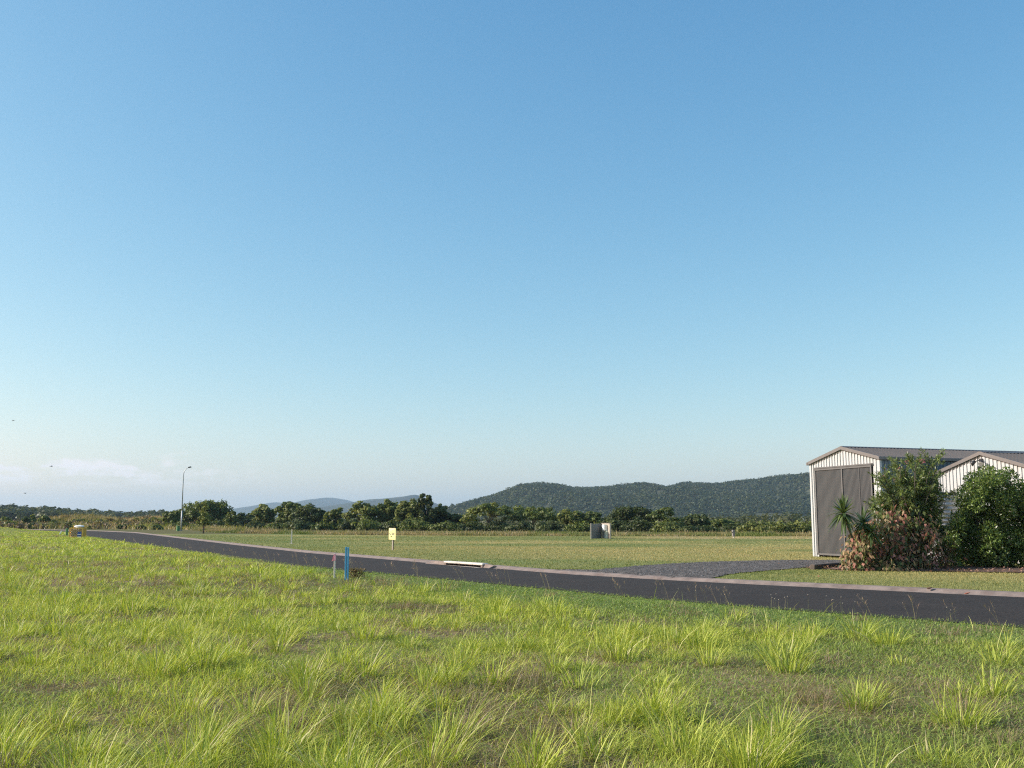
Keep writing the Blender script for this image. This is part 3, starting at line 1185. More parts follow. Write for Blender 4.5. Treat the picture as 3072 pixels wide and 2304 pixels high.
def limb_path(p0, p1, n=5, wob=0.08):
    p0, p1 = np.array(p0, float), np.array(p1, float)
    L = np.linalg.norm(p1 - p0)
    out = []
    for i in range(n):
        t = i / (n - 1)
        q = p0 + (p1 - p0) * t
        q[2] += L * 0.12 * math.sin(math.pi * t) * (1 if p1[2] - p0[2] > -1 else 0)
        if 0 < i < n - 1:
            q += rng.normal(0, wob * L, 3) * 0.5
        out.append(q)
    return out


def make_tree(name, label, px, ytop, wpx, Y, style="dome", ca=(0.04, 0.058, 0.02), cb=(0.085, 0.105, 0.035), group=None, dens=1.0, bark=None, low=0.12, cat="tree", leaf=None):
    top = P(px, ytop, Y)
    X = top[0]
    g0 = float(gz(X, Y))
    Ht = top[2] - g0
    W = wpx * 1.2 * Y / F
    root = empty(name, (X, Y, g0))
    lf = leaf or 0.0011 * Y + 0.02
    if style == "dome":
        nc = int(52 * dens)
        d = rand_dirs(nc, -0.75)
        k = (rng.uniform(0.3, 1.0, nc) ** 0.6)[:, None] * rng.uniform(0.86, 1.1, nc)[:, None]
        cz = Ht * (0.5 + low / 2)
        hc = Ht * (1 - low) / 2
        cen = d * k * np.array([W * 0.40, W * 0.34, hc * 0.82])
        cen[:, 2] += cz
        rad = W * 0.12 * rng.uniform(0.5, 1.35, nc)
        rad = np.minimum(rad, hc * 0.5)
        V, Qd, C_ = clump_cloud(cen, rad, 75, lf, 0.75, 0.5, 0.3, ca, cb)
    elif style == "umbrella":
        nc = int(24 * dens)
        a = rng.uniform(0, 2 * math.pi, nc)
        r = np.sqrt(rng.random(nc))
        cen = np.stack([r * np.cos(a) * W * 0.44, r * np.sin(a) * W * 0.4, Ht * (0.9 - 0.3 * r**2) + rng.normal(0, 0.06, nc) * Ht - Ht * 0.16 * (rng.random(nc) < 0.35)], 1)
        rad = W * 0.13 * rng.uniform(0.6, 1.25, nc)
        V, Qd, C_ = clump_cloud(cen, rad, 75, lf, 0.42, 0.9, 0.2, ca, cb)
    elif style == "column":
        nc = int(40 * dens)
        t = rng.random(nc)
        a = rng.uniform(0, 2 * math.pi, nc)
        r = (0.16 + 0.32 * np.sin(math.pi * np.clip(t, 0.08, 0.95)) ** 0.7) * W * rng.uniform(0.4, 1.0, nc)
        cen = np.stack([r * np.cos(a), r * np.sin(a), Ht * (low + (0.95 - low) * t)], 1)
        rad = W * 0.15 * rng.uniform(0.6, 1.3, nc) * (1 - 0.4 * t)
        V, Qd, C_ = clump_cloud(cen, rad, 55, lf, 0.9, 0.4, 0.3, ca, cb)
    else:  # airy: separate plates of foliage with gaps
        nc = int(42 * dens)
        d = rand_dirs(nc, -0.6)
        cen = d * (rng.uniform(0.25, 1.0, nc) ** 0.6)[:, None] * np.array([W * 0.44, W * 0.36, Ht * 0.44])
        cen[:, 2] += Ht * 0.5
        rad = W * 0.105 * rng.uniform(0.5, 1.4, nc)
        V, Qd, C_ = clump_cloud(cen, rad, 55, lf, 0.6, 0.6, 0.2, ca, cb)
    # trunk and limbs
    tb = MB()
    fork = Ht * rng.uniform(0.22, 0.34)
    r0 = max(0.06, Ht * 0.022)
    tb.tube([(0, 0, -0.1), (rng.normal(0, 0.03) * Ht, 0, fork * 0.5), (rng.normal(0, 0.04) * Ht, 0, fork)], [r0 * 1.25, r0, r0 * 0.85], 7)
    pick = rng.permutation(len(cen))[: min(9, len(cen))]
    for i in pick:
        pts = limb_path((0, 0, fork * rng.uniform(0.7, 1.0)), cen[i], 4, 0.06)
        tb.tube(pts, [r0 * 0.6, r0 * 0.42, r0 * 0.28, r0 * 0.12], 5)
    tb.build("trunk", bark or M_barkdark, root, smooth=True)
    mesh_obj("crown", V, Q=Qd, mat=M_leaf, col=C_, parent=root)
    return tag(root, label, cat, group)


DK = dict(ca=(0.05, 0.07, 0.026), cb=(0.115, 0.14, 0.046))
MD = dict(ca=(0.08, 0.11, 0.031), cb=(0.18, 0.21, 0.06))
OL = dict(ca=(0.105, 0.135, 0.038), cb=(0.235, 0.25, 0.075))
GT = "trees behind the mown field"
make_tree("broadleaf_tree", "low bushy tree directly behind the foot of the street lamp pole", 522, 1528, 62, 172, "dome", group=GT, low=0.0, **MD)
make_tree("broadleaf_tree", "big round-headed tree just right of the street lamp", 615, 1496, 150, 176, "dome", group=GT, dens=1.6, low=0.03, **MD)
make_tree("broadleaf_tree", "small dark tree at the right shoulder of the big round-headed tree", 672, 1524, 48, 180, "dome", group=GT, low=0.0, **DK)
make_tree("broadleaf_tree", "narrow pale-leaved tree in the dip right of the big round-headed tree", 694, 1533, 34, 166, "column", group=GT, **OL)
make_tree("broadleaf_tree", "low dark tree in front of where the blue mountains begin", 737, 1537, 66, 175, "dome", group=GT, low=0.0, **DK)
make_tree("broadleaf_tree", "upright oval tree standing before the first blue mountain slope", 794, 1511, 66, 165, "dome", group=GT, low=0.05, **OL)
make_tree("broadleaf_tree", "tall leaning-topped tree, left of a pair merging together under the blue mountains", 872, 1497, 78, 160, "dome", group=GT, dens=1.2, low=0.02, **MD)
make_tree("broadleaf_tree", "broad dark tree, right of a pair merging together under the blue mountains", 926, 1515, 100, 157, "dome", group=GT, dens=1.2, low=0.0, **DK)
make_tree("broadleaf_tree", "small cone-shaped light green tree below the mountain saddle", 1005, 1524, 62, 156, "column", group=GT, dens=1.3, low=0.02, **OL)
make_tree("wattle_tree", "loose sparse-topped tree with outstretched twigs right of the cone-shaped tree", 1090, 1499, 96, 152, "airy", group=GT, dens=1.4, **OL)
make_tree("broadleaf_tree", "tall brownish round tree standing behind the yellow sign's left side", 1165, 1490, 92, 154, "dome", group=GT, dens=1.3, low=0.02, **MD)
make_tree("broadleaf_tree", "olive round tree just right of the yellow sign, hiding the second mountain", 1228, 1491, 84, 150, "dome", group=GT, dens=1.2, low=0.02, **OL)
make_tree("slender_tree", "tallest thin dark tree with a tufted tip above the others", 1276, 1480, 50, 148, "column", group=GT, dens=1.5, low=0.0, **DK)
make_tree("broadleaf_tree", "dark tree with a crown stepping down to the right of the tallest tree", 1316, 1503, 84, 150, "dome", group=GT, dens=1.2, low=0.0, **DK)
make_tree("broadleaf_tree", "low dark tree in the gap before the wooded hill begins", 1386, 1541, 92, 150, "dome", group=GT, low=0.0, **DK)
make_tree("flat_topped_tree", "flat-topped spreading tree with a pale forked trunk", 1467, 1505, 130, 142, "umbrella", group=GT, bark=M_bark, dens=1.5, **OL)
make_tree("flat_topped_tree", "wide flat-domed tree right of the pale-trunked flat-topped tree", 1598, 1519, 140, 146, "umbrella", group=GT, dens=1.7, bark=M_bark, **MD)
make_tree("broadleaf_tree", "bright-topped bush tree left of the timber meter screen", 1712, 1528, 88, 142, "dome", group=GT, low=0.0, **OL)
make_tree("broadleaf_tree", "dull green tree rising right above the timber meter screen", 1775, 1529, 72, 142, "dome", group=GT, low=0.0, **MD)
make_tree("broadleaf_tree", "smooth dark dome-shaped tree right of the timber meter screen", 1894, 1513, 132, 140, "dome", group=GT, dens=1.8, low=0.0, ca=(0.034, 0.05, 0.016), cb=(0.075, 0.095, 0.026))
make_tree("flat_topped_tree", "small flat-topped tree with bare pale branches right of the dome-shaped tree", 1990, 1517, 84, 132, "umbrella", group=GT, bark=M_bark, **MD)
make_tree("broadleaf_tree", "pointed dark tree in front of the wooded hill's middle", 2085, 1540, 92, 138, "dome", group=GT, low=0.0, **DK)
make_tree("broadleaf_tree", "low brown-green tree above the small grey cabinet", 2172, 1556, 92, 142, "dome", group=GT, low=0.0, **MD)

# lower bushes between and in front of the trunks
GS = "bushes under the trees behind the mown field"
shr = [(560, 1560, 70, 165), (640, 1562, 80, 168), (712, 1560, 60, 166), (770, 1556, 70, 160), (835, 1556, 70, 154), (900, 1556, 80, 150), (968, 1560, 70, 150),
       (1040, 1556, 60, 148), (1105, 1553, 90, 147), (1180, 1552, 90, 147), (1250, 1552, 90, 145), (1330, 1553, 90, 144), (1410, 1556, 80, 138), (1500, 1560, 80, 140),
       (1560, 1560, 80, 138), (1640, 1558, 90, 138), (1735, 1560, 90, 134), (1840, 1556, 90, 134), (1925, 1553, 100, 132), (2010, 1558, 90, 128), (2060, 1570, 60, 126),
       (2120, 1570, 80, 132), (2210, 1572, 70, 136), (2265, 1560, 80, 122), (2325, 1564, 85, 124), (2395, 1560, 85, 124), (2470, 1558, 90, 126)]
where = ["behind the street lamp foot", "under the big round-headed tree", "right of the big round-headed tree's trunk", "under the upright oval tree", "left of the merging pair of trees",
         "beneath the merging pair of trees", "right of the merging pair of trees", "between the cone-shaped tree and the sparse tree", "beneath the sparse-topped tree", "beneath the brownish round tree",
         "right of the yellow sign", "beneath the tallest thin tree", "in the gap where the wooded hill starts", "under the pale-trunked flat-topped tree", "between the two flat-topped trees",
         "under the wide flat-domed tree", "left of the timber meter screen", "right of the timber meter screen", "under the dome-shaped tree", "under the bare pale branches", "before the pointed dark tree's left side",
         "before the pointed dark tree's right side", "right behind the small grey cabinet", "first right of the small grey cabinet", "second right of the small grey cabinet", "third right of the small grey cabinet",
         "just left of the grey shed door"]
for (sx0, sy0, sw, sY), wh in zip(shr, where):
    is_olive = sx0 > 2230  # rightmost bushes use the olive leaf colours
    sy0 = sy0 + (0 if is_olive else rng.uniform(-3, 15))
    c_ = OL if is_olive else (DK if rng.random() < 0.6 else MD)
    top = P(sx0, sy0, sY)
    g0 = float(gz(top[0], sY))
    Ht, W = top[2] - g0, sw * 1.3 * sY / F
    nc = 20
    d = rand_dirs(nc, 0.0)
    cen = d * rng.uniform(0.35, 0.95, nc)[:, None] * np.array([W * 0.45, W * 0.4, Ht * 0.75]) + np.array([0, 0, Ht * 0.15])
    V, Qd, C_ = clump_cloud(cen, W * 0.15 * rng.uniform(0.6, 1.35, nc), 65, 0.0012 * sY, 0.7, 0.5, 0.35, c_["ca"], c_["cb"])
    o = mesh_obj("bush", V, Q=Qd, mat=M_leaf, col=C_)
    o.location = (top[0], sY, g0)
    tag(o, "rounded %s bush %s" % ("olive" if is_olive else "dark green", wh), "bush", GS)

# bushes on the banks at the left
GBK = "bushes on the grassy banks"
for (sx0, sy0, sw, sY, c_, lab) in [
        (15, 1548, 60, 182, MD, "dull green bush at the far left foot of the left bank"),
        (75, 1541, 44, 178, DK, "dark bush on the left slope of the brown bank"),
        (100, 1532, 26, 180, OL, "upright olive bush at the top of the brown bank"),
        (132, 1535, 44, 184, MD, "brownish bush right of the upright bush on the brown bank"),
        (95, 1566, 44, 172, DK, "low dark bush at the foot of the brown bank"),
        (30, 1562, 40, 172, OL, "pale scrubby bush at the left foot of the brown bank"),
        (160, 1558, 60, 178, MD, "low bush between the brown bank and the yellow barrier"),
        (235, 1553, 52, 182, OL, "light green bush directly behind the yellow barrier"),
        (285, 1560, 50, 180, OL, "yellowish bush right behind the yellow barrier"),
        (366, 1570, 34, 164, DK, "small dark bush on the face of the green grassy bank"),
        (425, 1575, 32, 160, DK, "lower small dark bush on the face of the green grassy bank"),
        (472, 1576, 40, 158, MD, "green bush at the right foot of the grassy bank")]:
    top = P(sx0, sy0, sY)
    g0 = float(gz(top[0], sY))
    Ht, W = max(0.8, top[2] - g0), sw * sY / F
    nc = 24
    d = rand_dirs(nc, -0.1)
    cen = d * rng.uniform(0.3, 0.9, nc)[:, None] * np.array([W * 0.42, W * 0.4, Ht * 0.7]) + np.array([0, 0, Ht * 0.2])
    V, Qd, C_ = clump_cloud(cen, W * 0.14 * rng.uniform(0.6, 1.4, nc), 60, 0.0011 * sY, 0.75, 0.5, 0.3, c_["ca"], c_["cb"])
    o = mesh_obj("bush", V, Q=Qd, mat=M_leaf, col=C_)
    o.location = (top[0], sY, g0)
    tag(o, lab, "bush", GBK)

# low scrub covering the banks
nn = 420
X = np.concatenate([rng.normal(-90, 9, 200), rng.normal(-72, 9, 120), rng.normal(-56, 8, 100)])
Y = np.concatenate([rng.normal(178, 6, 200), rng.normal(176, 5, 120), rng.normal(174, 5, 100)])
ok = df(X, Y) > 2.5
X, Y = X[ok], Y[ok]
rad = rng.uniform(0.35, 0.95, len(X))
cen = np.column_stack([X, Y, gz(X, Y) + rad * 0.5])
half_ = rng.random(len(X)) < 0.5
sb_ = Batch()
for sel, ca_, cb_ in ((half_, (0.10, 0.115, 0.035), (0.2, 0.2, 0.07)), (~half_, (0.13, 0.10, 0.06), (0.26, 0.19, 0.12))):
    V, Qd, C_ = clump_cloud(cen[sel], rad[sel], 60, 0.2, 0.85, 0.4, 0.3, ca_, cb_)
    sb_.add(V, Qd, None, C_)
o = sb_.build("scrub", M_leaf)
tag(o, "low brown and green scrub spread over the grassy banks at the left", "scrub", kind="stuff")

# ------------------------------------------------------------------ far forest, hills


def forest(name, label, boxes, mat=M_leaf):
    fb_ = Batch()
    for (cen, rad, per, size, ca, cb) in boxes:
        V, Qd, C_ = clump_cloud(cen, rad, per, size, 0.9, 0.6, 0.5, ca, cb, 0.2)
        fb_.add(V, Qd, None, C_)
    o = fb_.build(name, mat)
    return tag(o, label, "forest", kind="stuff")


boxes = []
top_px = np.array([-500, 0, 32, 60, 100, 140, 228, 300, 367, 420, 470, 520, 600, 700])
top_py = np.array([1512, 1516, 1512, 1519, 1518, 1517, 1524, 1528, 1533, 1534, 1528, 1530, 1540, 1545])
cen, rad = [], []
for row in range(5):
    Yr = 520 + 28 * row
    nn = 170
    pxs = rng.uniform(-500, 640, nn)
    tp = np.interp(pxs, top_px, top_py) + rng.normal(0, 2.2, nn) + (4 - row) * 3.0
    for px0, t_ in zip(pxs, tp):
        q = P(px0, t_, Yr)
        r = rng.uniform(2.2, 4.0)
        z = q[2] - r
        while z > 0.5:
            cen.append((q[0] + rng.normal(0, 1.0), Yr + rng.normal(0, 5), z))
            rad.append(r)
            z -= r * 1.5
boxes.append((np.array(cen), np.array(rad), 46, 1.0, (0.045, 0.06, 0.028), (0.11, 0.12, 0.055)))
# wood filling the view behind the single trees
cen, rad = [], []
for row in range(3):
    Yr = 300 + 30 * row
    nn = 130
    pxs = rng.uniform(520, 2700, nn)
    tp = 1561 - 4 * row + rng.normal(0, 4, nn) - 16 * sstep(2150, 2350, pxs)
    for px0, t_ in zip(pxs, tp):
        q = P(px0, min(t_, 1566), Yr)
        r = rng.uniform(1.4, 2.6)
        z = max(q[2] - r, 0.8)
        while z > 0.0:
            cen.append((q[0] + rng.normal(0, 1.0), Yr + rng.normal(0, 4), z))
            rad.append(r)
            z -= r * 1.5
boxes.append((np.array(cen), np.array(rad), 40, 0.5, (0.05, 0.065, 0.03), (0.12, 0.125, 0.055)))
forest("distant_wood", "band of distant woodland along the foot of the hills", boxes)


def ridge_mesh(name, label, sky_px, sky_py, Y, depth_f, depth_b, mat, rough, seed, nu=260, nvv=60, ca=None):
    """a hill whose crest line follows the given skyline when seen from the road"""
    px = np.linspace(sky_px[0], sky_px[-1], nu)
    py = np.interp(px, sky_px, sky_py)
    crest = np.array([P(a_, b_, Y) for a_, b_ in zip(px, py)])
    V = np.zeros((nvv, nu, 3))
    for j in range(nvv):
        t = j / (nvv - 1) * 2 - 1        # -1 front foot, 0 crest, 1 back foot
        y = Y + (depth_f * t if t < 0 else depth_b * t)
        prof_ = math.cos(math.pi * t / 2) ** (1.15)
        k = y / Y if t < 0 else 1.0
        x = crest[:, 0] * (1 if t >= 0 else 1 - 0.0 * t)
        z = np.maximum(crest[:, 2], 0) * prof_
        spur = (fbm(x / rough, np.full(nu, y) / rough * 0.6, seed, 4) - 0.5) * crest[:, 2].max() * 0.5 * (math.sin(math.pi * abs(t)) ** 0.8)
        V[j, :, 0] = x
        V[j, :, 1] = y
        V[j, :, 2] = np.maximum(z + spur * (1 if t < 0 else 0.3), -1.0 if abs(t) > 0.97 else 0.2)
        if abs(t) > 0.97:
            V[j, :, 2] = -1.0
    idx = np.arange(nu * nvv).reshape(nvv, nu)
    Q = np.stack([idx[:-1, :-1], idx[:-1, 1:], idx[1:, 1:], idx[1:, :-1]], -1).reshape(-1, 4)
    o = mesh_obj(name, V.reshape(-1, 3), Q=Q, mat=mat, smooth=True)
    tag(o, label, "hill", kind="structure")
    return V


M_hill = plain("wooded_hillside", (0.06, 0.066, 0.04), 0.95, noise=0.3, scale=0.02, spec=0.1)
M_mount = plain("far_forest_slopes", (0.045, 0.055, 0.04), 0.95, noise=0.3, scale=0.004, spec=0.1)
hp = [1280, 1352, 1464, 1520, 1569, 1620, 1663, 1700, 1760, 1816, 1852, 1910, 1940, 1978, 2043, 2083, 2134, 2206, 2260, 2315, 2405, 2440, 2520, 2640, 2800, 3000, 3200, 3400]
hy = [1560, 1533, 1500, 1485, 1471, 1466, 1465, 1472, 1473, 1473, 1469, 1459, 1459, 1470, 1456, 1458, 1461, 1451, 1447, 1433, 1425, 1428, 1424, 1420, 1430, 1450, 1490, 1558]
hy = [v + 3 for v in hy]
HV = ridge_mesh("wooded_hill", "long wooded hill rising behind the trees at the right", hp, hy, 1750, 620, 500, M_hill, 130.0, 71)
# the forest on the hill
nv_, nu_ = HV.shape[:2]
nn = 21000
jj = rng.uniform(0.5, nv_ * 0.56, nn)
ii = rng.uniform(0, nu_ * 0.74, nn)
j0, i0 = jj.astype(int), ii.astype(int)
fj, fi = (jj - j0)[:, None], (ii - i0)[:, None]
pt = (HV[j0, i0] * (1 - fj) + HV[j0 + 1, i0] * fj) * (1 - fi) + (HV[j0, i0 + 1] * (1 - fj) + HV[j0 + 1, i0 + 1] * fj) * fi
pxh = pt[:, 0] / pt[:, 1] * F + 1536
bare = (np.abs(pxh - 2300) < 40) & (pt[:, 1] < 1240) & (pt[:, 2] < 9)
pt = pt[~bare]
rad = rng.uniform(1.6, 4.2, len(pt)) * rng.uniform(0.7, 1.15, len(pt))
pt[:, 2] += rad * 0.55
forest("hill_forest", "dense forest canopy covering the wooded hill", [(pt, rad, 14, 1.35, (0.026, 0.042, 0.016), (0.088, 0.105, 0.042))])

ridge_mesh("far_mountain", "pale blue far mountain with a rounded peak above the trees", [560, 694, 740, 760, 821, 848, 870, 900, 954, 998, 1037, 1063, 1120, 1200, 1300],
           [1558, 1537, 1529, 1526, 1514, 1509, 1511, 1513, 1501, 1493, 1499, 1507, 1520, 1538, 1558], 7600, 2100, 1500, M_mount, 900.0, 5)
ridge_mesh("near_mountain", "blue mountain ridge between the trees and the wooded hill", [780, 900, 960, 1037, 1063, 1117, 1160, 1225, 1247, 1262, 1300, 1345, 1380, 1440, 1600],
           [1558, 1540, 1528, 1513, 1508, 1498, 1495, 1488, 1484, 1487, 1507, 1524, 1532, 1540, 1558], 4600, 1300, 900, M_mount, 600.0, 9)
ridge_mesh("low_mountain", "faint low mountains under the clouds at the left", [-900, -300, 0, 120, 240, 330, 400, 470, 560, 700, 820],
           [1535, 1528, 1531, 1534, 1530, 1532, 1536, 1540, 1545, 1550, 1558], 9000, 1800, 1200, M_mount, 900.0, 14)

# ------------------------------------------------------------------ sheds
def corrugated(mb, M, length, z_of, n_per, depth, y0):
    pass


def make_shed(name, label, A, u, Wd, L, eave, rise, door=True):
    """A: left front ground corner, u: unit vector along the front, L: depth"""
    rz = ang(u)
    root = empty(name, (A[0], A[1], A[2]), rz)
    # local frame: x along the front, y into the building (z up)
    ap = eave + rise

    def zt(x):
        return eave + rise * (1 - abs(x - Wd / 2) / (Wd / 2))

    # front wall with a door opening, ribs standing proud
    fw = MB()
    d0, d1, dh = 0.32, Wd - 0.42, eave * 0.925
    th = 0.05
    if door:
        fw.prism([(0, 0), (d0, 0), (d0, dh), (d1, dh), (d1, 0), (Wd, 0), (Wd, eave), (Wd / 2, ap), (0, eave)], 0, th)
    else:
        fw.prism([(0, 0), (Wd, 0), (Wd, eave), (Wd / 2, ap), (0, eave)], 0, th)
    x = 0.17
    while x < Wd - 0.05:
        zb = dh + 0.02 if (door and d0 - 0.03 < x < d1 + 0.03) else 0.02
        zz = zt(x) - 0.03
        if abs(x - Wd / 2) > 0.02 or True:
            fw.prism([(x - 0.026, zb), (x + 0.026, zb), (x + 0.026, zz), (x - 0.026, zz)], -0.038, -0.001)
        x += 0.19
    fw.build("front_wall", M_cream, root)
    for xx in (0, Wd):
        MB().box(xx - 0.055, xx + 0.055, -0.05, 0.06, 0, eave - 0.02).build("corner_trim", M_cream, root)
    # side walls, rear wall
    for xx, s in ((0.0, -1), (Wd, 1)):
        sw = MB()
        sw.box(xx - 0.02, xx + 0.02, th + 0.012, L, 0, eave - 0.01)
        y = 0.25
        while y < L - 0.1:
            sw.box(*((xx + 0.021, xx + 0.045) if s > 0 else (xx - 0.045, xx - 0.021)), y - 0.03, y + 0.03, 0.02, eave - 0.03)
            y += 0.19
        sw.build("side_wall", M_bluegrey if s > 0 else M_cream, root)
    MB().prism([(0.03, 0), (Wd - 0.03, 0), (Wd - 0.03, eave - 0.02), (Wd / 2, ap - 0.02), (0.03, eave - 0.02)], L + 0.002, L + 0.04).build("rear_wall", M_cream, root)
    # roof: two ribbed slopes
    ov, eo = 0.10, 0.07
    sl = rise / (Wd / 2)
    rf = MB()
    for s in (-1, 1):
        xe = -eo if s < 0 else Wd + eo
        ze = eave - eo * sl + 0.03
        zr = ap + 0.03
        rf.prism([(xe, ze), (Wd / 2, zr), (Wd / 2, zr + 0.03), (xe, ze + 0.03)], -ov, L + ov)
        y = -ov + 0.1
        while y < L:
            rf.prism([(xe, ze + 0.031), (Wd / 2 - s * -0.02, zr + 0.031), (Wd / 2 - s * -0.02, zr + 0.052), (xe, ze + 0.052)], y - 0.025, y + 0.025)
            y += 0.19
    rf.build("roof", M_roof, root)
    rc = MB()
    rc.prism([(Wd / 2 - 0.16, ap + 0.06 - 0.16 * sl + 0.035), (Wd / 2, ap + 0.1), (Wd / 2 + 0.16, ap + 0.06 - 0.16 * sl + 0.035), (Wd / 2, ap + 0.075)], -ov - 0.004, L + ov + 0.004)
    rc.build("ridge_cap", M_roof, root)
    for s in (-1, 1):
        xe = -eo - 0.01 if s < 0 else Wd + eo + 0.01
        ze = eave - eo * sl
        bb = MB()
        bb.prism([(xe, ze - 0.045), (Wd / 2, ap - 0.05), (Wd / 2, ap + 0.085), (xe, ze + 0.09)], -ov - 0.03, -ov - 0.002)
        bb.build("barge_board", M_barge, root)
        gt = MB()
        xg0, xg1 = (xe - 0.08, xe) if s < 0 else (xe, xe + 0.08)
        gt.box(xg0, xg1, -ov - 0.05, L + ov, ze - 0.06, ze + 0.07)
        gt.build("gutter", M_barge, root, bevel=0.012)
    if door:
        dr_ = MB()
        # closely corrugated sheeting of two sliding leaves
        nwave = int((d1 - d0) / 0.019)
        xs = np.linspace(d0 + 0.01, d1 - 0.01, nwave)
        ys = -0.045 - 0.014 * np.sin(xs / 0.076 * 2 * math.pi)
        vs = [(xx, yy, 0.12) for xx, yy in zip(xs, ys)] + [(xx, yy, dh - 0.02) for xx, yy in zip(xs, ys)]
        fs = [(i, i + 1, nwave + i + 1, nwave + i) for i in range(nwave - 1)]
        dr_.add([Vector(v) for v in vs], fs)
        door_o = dr_.build("door", M_door, root)
        fr = MB()
        for xx in (d0, (d0 + d1) / 2 - 0.06, d1 - 0.09):
            fr.box(xx + 0.012, xx + 0.085, -0.085, -0.062, 0.10, dh)
        fr.box(d0, d1, -0.088, -0.060, dh - 0.03, dh + 0.05)
        fr.box(d0, d1, -0.085, -0.063, 0.08, 0.16)
        fr.box(d0 - 0.03, d1 + 0.05, -0.11, -0.036, dh + 0.055, dh + 0.11)
        fr.build("frame", M_doorframe, door_o)
        st = MB()
        st.box(d0 + (d1 - d0) * 0.79, d0 + (d1 - d0) * 0.79 + 0.02, -0.075, -0.061, 0.16, dh - 0.05)
        st.build("seam", M_doorframe, door_o)
        for xx in (d0 + 0.12, d0 + 0.42):
            MB().box(xx, xx + 0.05, -0.09, -0.05, 0.0, 0.10).build("bolt", M_black, door_o)
    return root, ap


u = np.array([1.4, -3.95])
u /= np.linalg.norm(u)
A0 = G(2444, 1669, 0.06)
A1 = np.array([A0[0], A0[1], 0.06])


def project(p):
    y = p[1]
    z = p[2] - H
    f_ = y * CP + z * SP
    return 1536 + F * p[0] / f_, 1152 - F * (-y * SP + z * CP) / f_


def along(A, u, px):
    lo, hi = 0.0, 12.0
    for _ in range(50):
        m_ = (lo + hi) / 2
        if project((A[0] + u[0] * m_, A[1] + u[1] * m_, 2.0))[0] < px:
            lo = m_
        else:
            hi = m_
    return lo


W1 = along(A1, u, 2646)
EAVE1 = P(2442, 1391, A1[1])[2] - 0.06
apx = A1[:2] + u * W1 / 2
RISE1 = P(2535, 1345, apx[1])[2] - 0.06 - EAVE1
print("shed1", A1, W1, EAVE1, RISE1)
s1, _ = make_shed("metal_shed", "tall cream ribbed shed with a big grey sliding door, left of the two sheds", A1, u, W1, 14.0, EAVE1, RISE1, True)
tag(s1, None, "shed", "ribbed metal sheds beside the drive")
s1["label"] = "tall cream ribbed shed with a big grey sliding door, left of the two sheds"

B2 = P(2822, 1500, 41.0)
B1 = np.array([B2[0], B2[1], 0.06])
EAVE2 = P(2822, 1420, B1[1])[2] - 0.06
half = along(B1, u, 2957)
W2 = half * 2
ap2 = B1[:2] + u * half
RISE2 = P(2957, 1361, ap2[1])[2] - 0.06 - EAVE2
print("shed2", B1, W2, EAVE2, RISE2)
s2, _ = make_shed("metal_shed", "x", B1, u, W2, 12.0, EAVE2, RISE2, False)
s2["label"] = "cream ribbed shed with a floodlight in its gable, behind the dark green bush"
s2["category"] = "shed"
s2["group"] = "ribbed metal sheds beside the drive"
# twin floodlight on the second gable
fl = empty("floodlight", (0, 0, 0))
zl = P(2952, 1383, ap2[1])[2]
fl.location = (ap2[0] - u[1] * -0.0, ap2[1], zl)
fl.rotation_euler = (0, 0, ang(u))
MB().box(-0.09, 0.09, -0.10, -0.033, -0.09, 0.09).build("housing", M_black, fl, bevel=0.012)
for s in (-1, 1):
    hd = MB()
    hd.tube([(s * 0.06, -0.10, 0.04), (s * 0.17, -0.22, -0.03)], 0.02, 6)
    hd.tube([(s * 0.16, -0.20, 0.0), (s * 0.26, -0.33, -0.13)], [0.055, 0.10], 10)
    h_ = hd.build("lamp_head", M_black, fl, smooth=True)
    ln_ = MB()
    ln_.tube([(s * 0.2605, -0.331, -0.131), (s * 0.264, -0.336, -0.136)], [0.09, 0.088], 10)
    ln_.build("lens", M_glass, h_)
sn = MB().tube([(0, -0.1, -0.06), (0, -0.15, -0.12), (0, -0.16, -0.18)], [0.03, 0.045, 0.05], 8).build("sensor", M_white, fl, smooth=True)
tag(fl, "small dark twin-headed floodlight high on the gable of the right shed", "floodlight")

# rainwater tank between the sheds
tq = P(2806, 1500, 38.6)
tz = P(2806, 1482, 38.6)[2]
tank = empty("water_tank", (tq[0], tq[1], 0.05))
prof_t = []
zz = 0.0
tb_ = MB()
nz_ = int((tz - 0.05) / 0.025)
pts, rads = [], []
for i in range(nz_ + 1):
    z = i * (tz - 0.08) / nz_
    pts.append((0, 0, z))
    rads.append(0.77 + 0.022 * math.sin(z / 0.155 * 2 * math.pi))
tb_.tube(pts, rads, 36)
tb_.build("barrel", M_tank, tank, smooth=True)
MB().tube([(0, 0, tz - 0.078), (0, 0, tz - 0.01), (0, 0, tz + 0.03)], [0.82, 0.82, 0.1], 36).build("lid", M_black, tank)
tag(tank, "grey horizontally ribbed water tank with a dark lid between the two sheds", "water tank")

# ------------------------------------------------------------------ garden bed, timber edging
bed = [(9.75, 34.0), (10.9, 35.3), (12.0, 36.4), (13.6, 36.9), (15.2, 36.2), (17.0, 35.0), (19.4, 33.2), (20.5, 31.2), (19.0, 30.2), (17.2, 30.4), (15.4, 31.0), (13.8, 31.5), (12.0, 32.1), (10.6, 32.7)]
bm = bmesh.new()
bd = []
for i in range(len(bed)):
    p, q = np.array(bed[i]), np.array(bed[(i + 1) % len(bed)])
    for j in range(8):
        bd.append(p + (q - p) * j / 8 + rng.normal(0, 0.05, 2))
vs = [bm.verts.new((x, y, float(gz(x, y)) + 0.03)) for x, y in bd]
cvv = bm.verts.new((14.8, 33.5, float(gz(14.8, 33.5)) + 0.09))
for i in range(len(vs)):
    bm.faces.new((vs[i], vs[(i + 1) % len(vs)], cvv))
bmesh.ops.recalc_face_normals(bm, faces=bm.faces)
me = bpy.data.meshes.new("garden_bed")
bm.to_mesh(me)
bm.free()
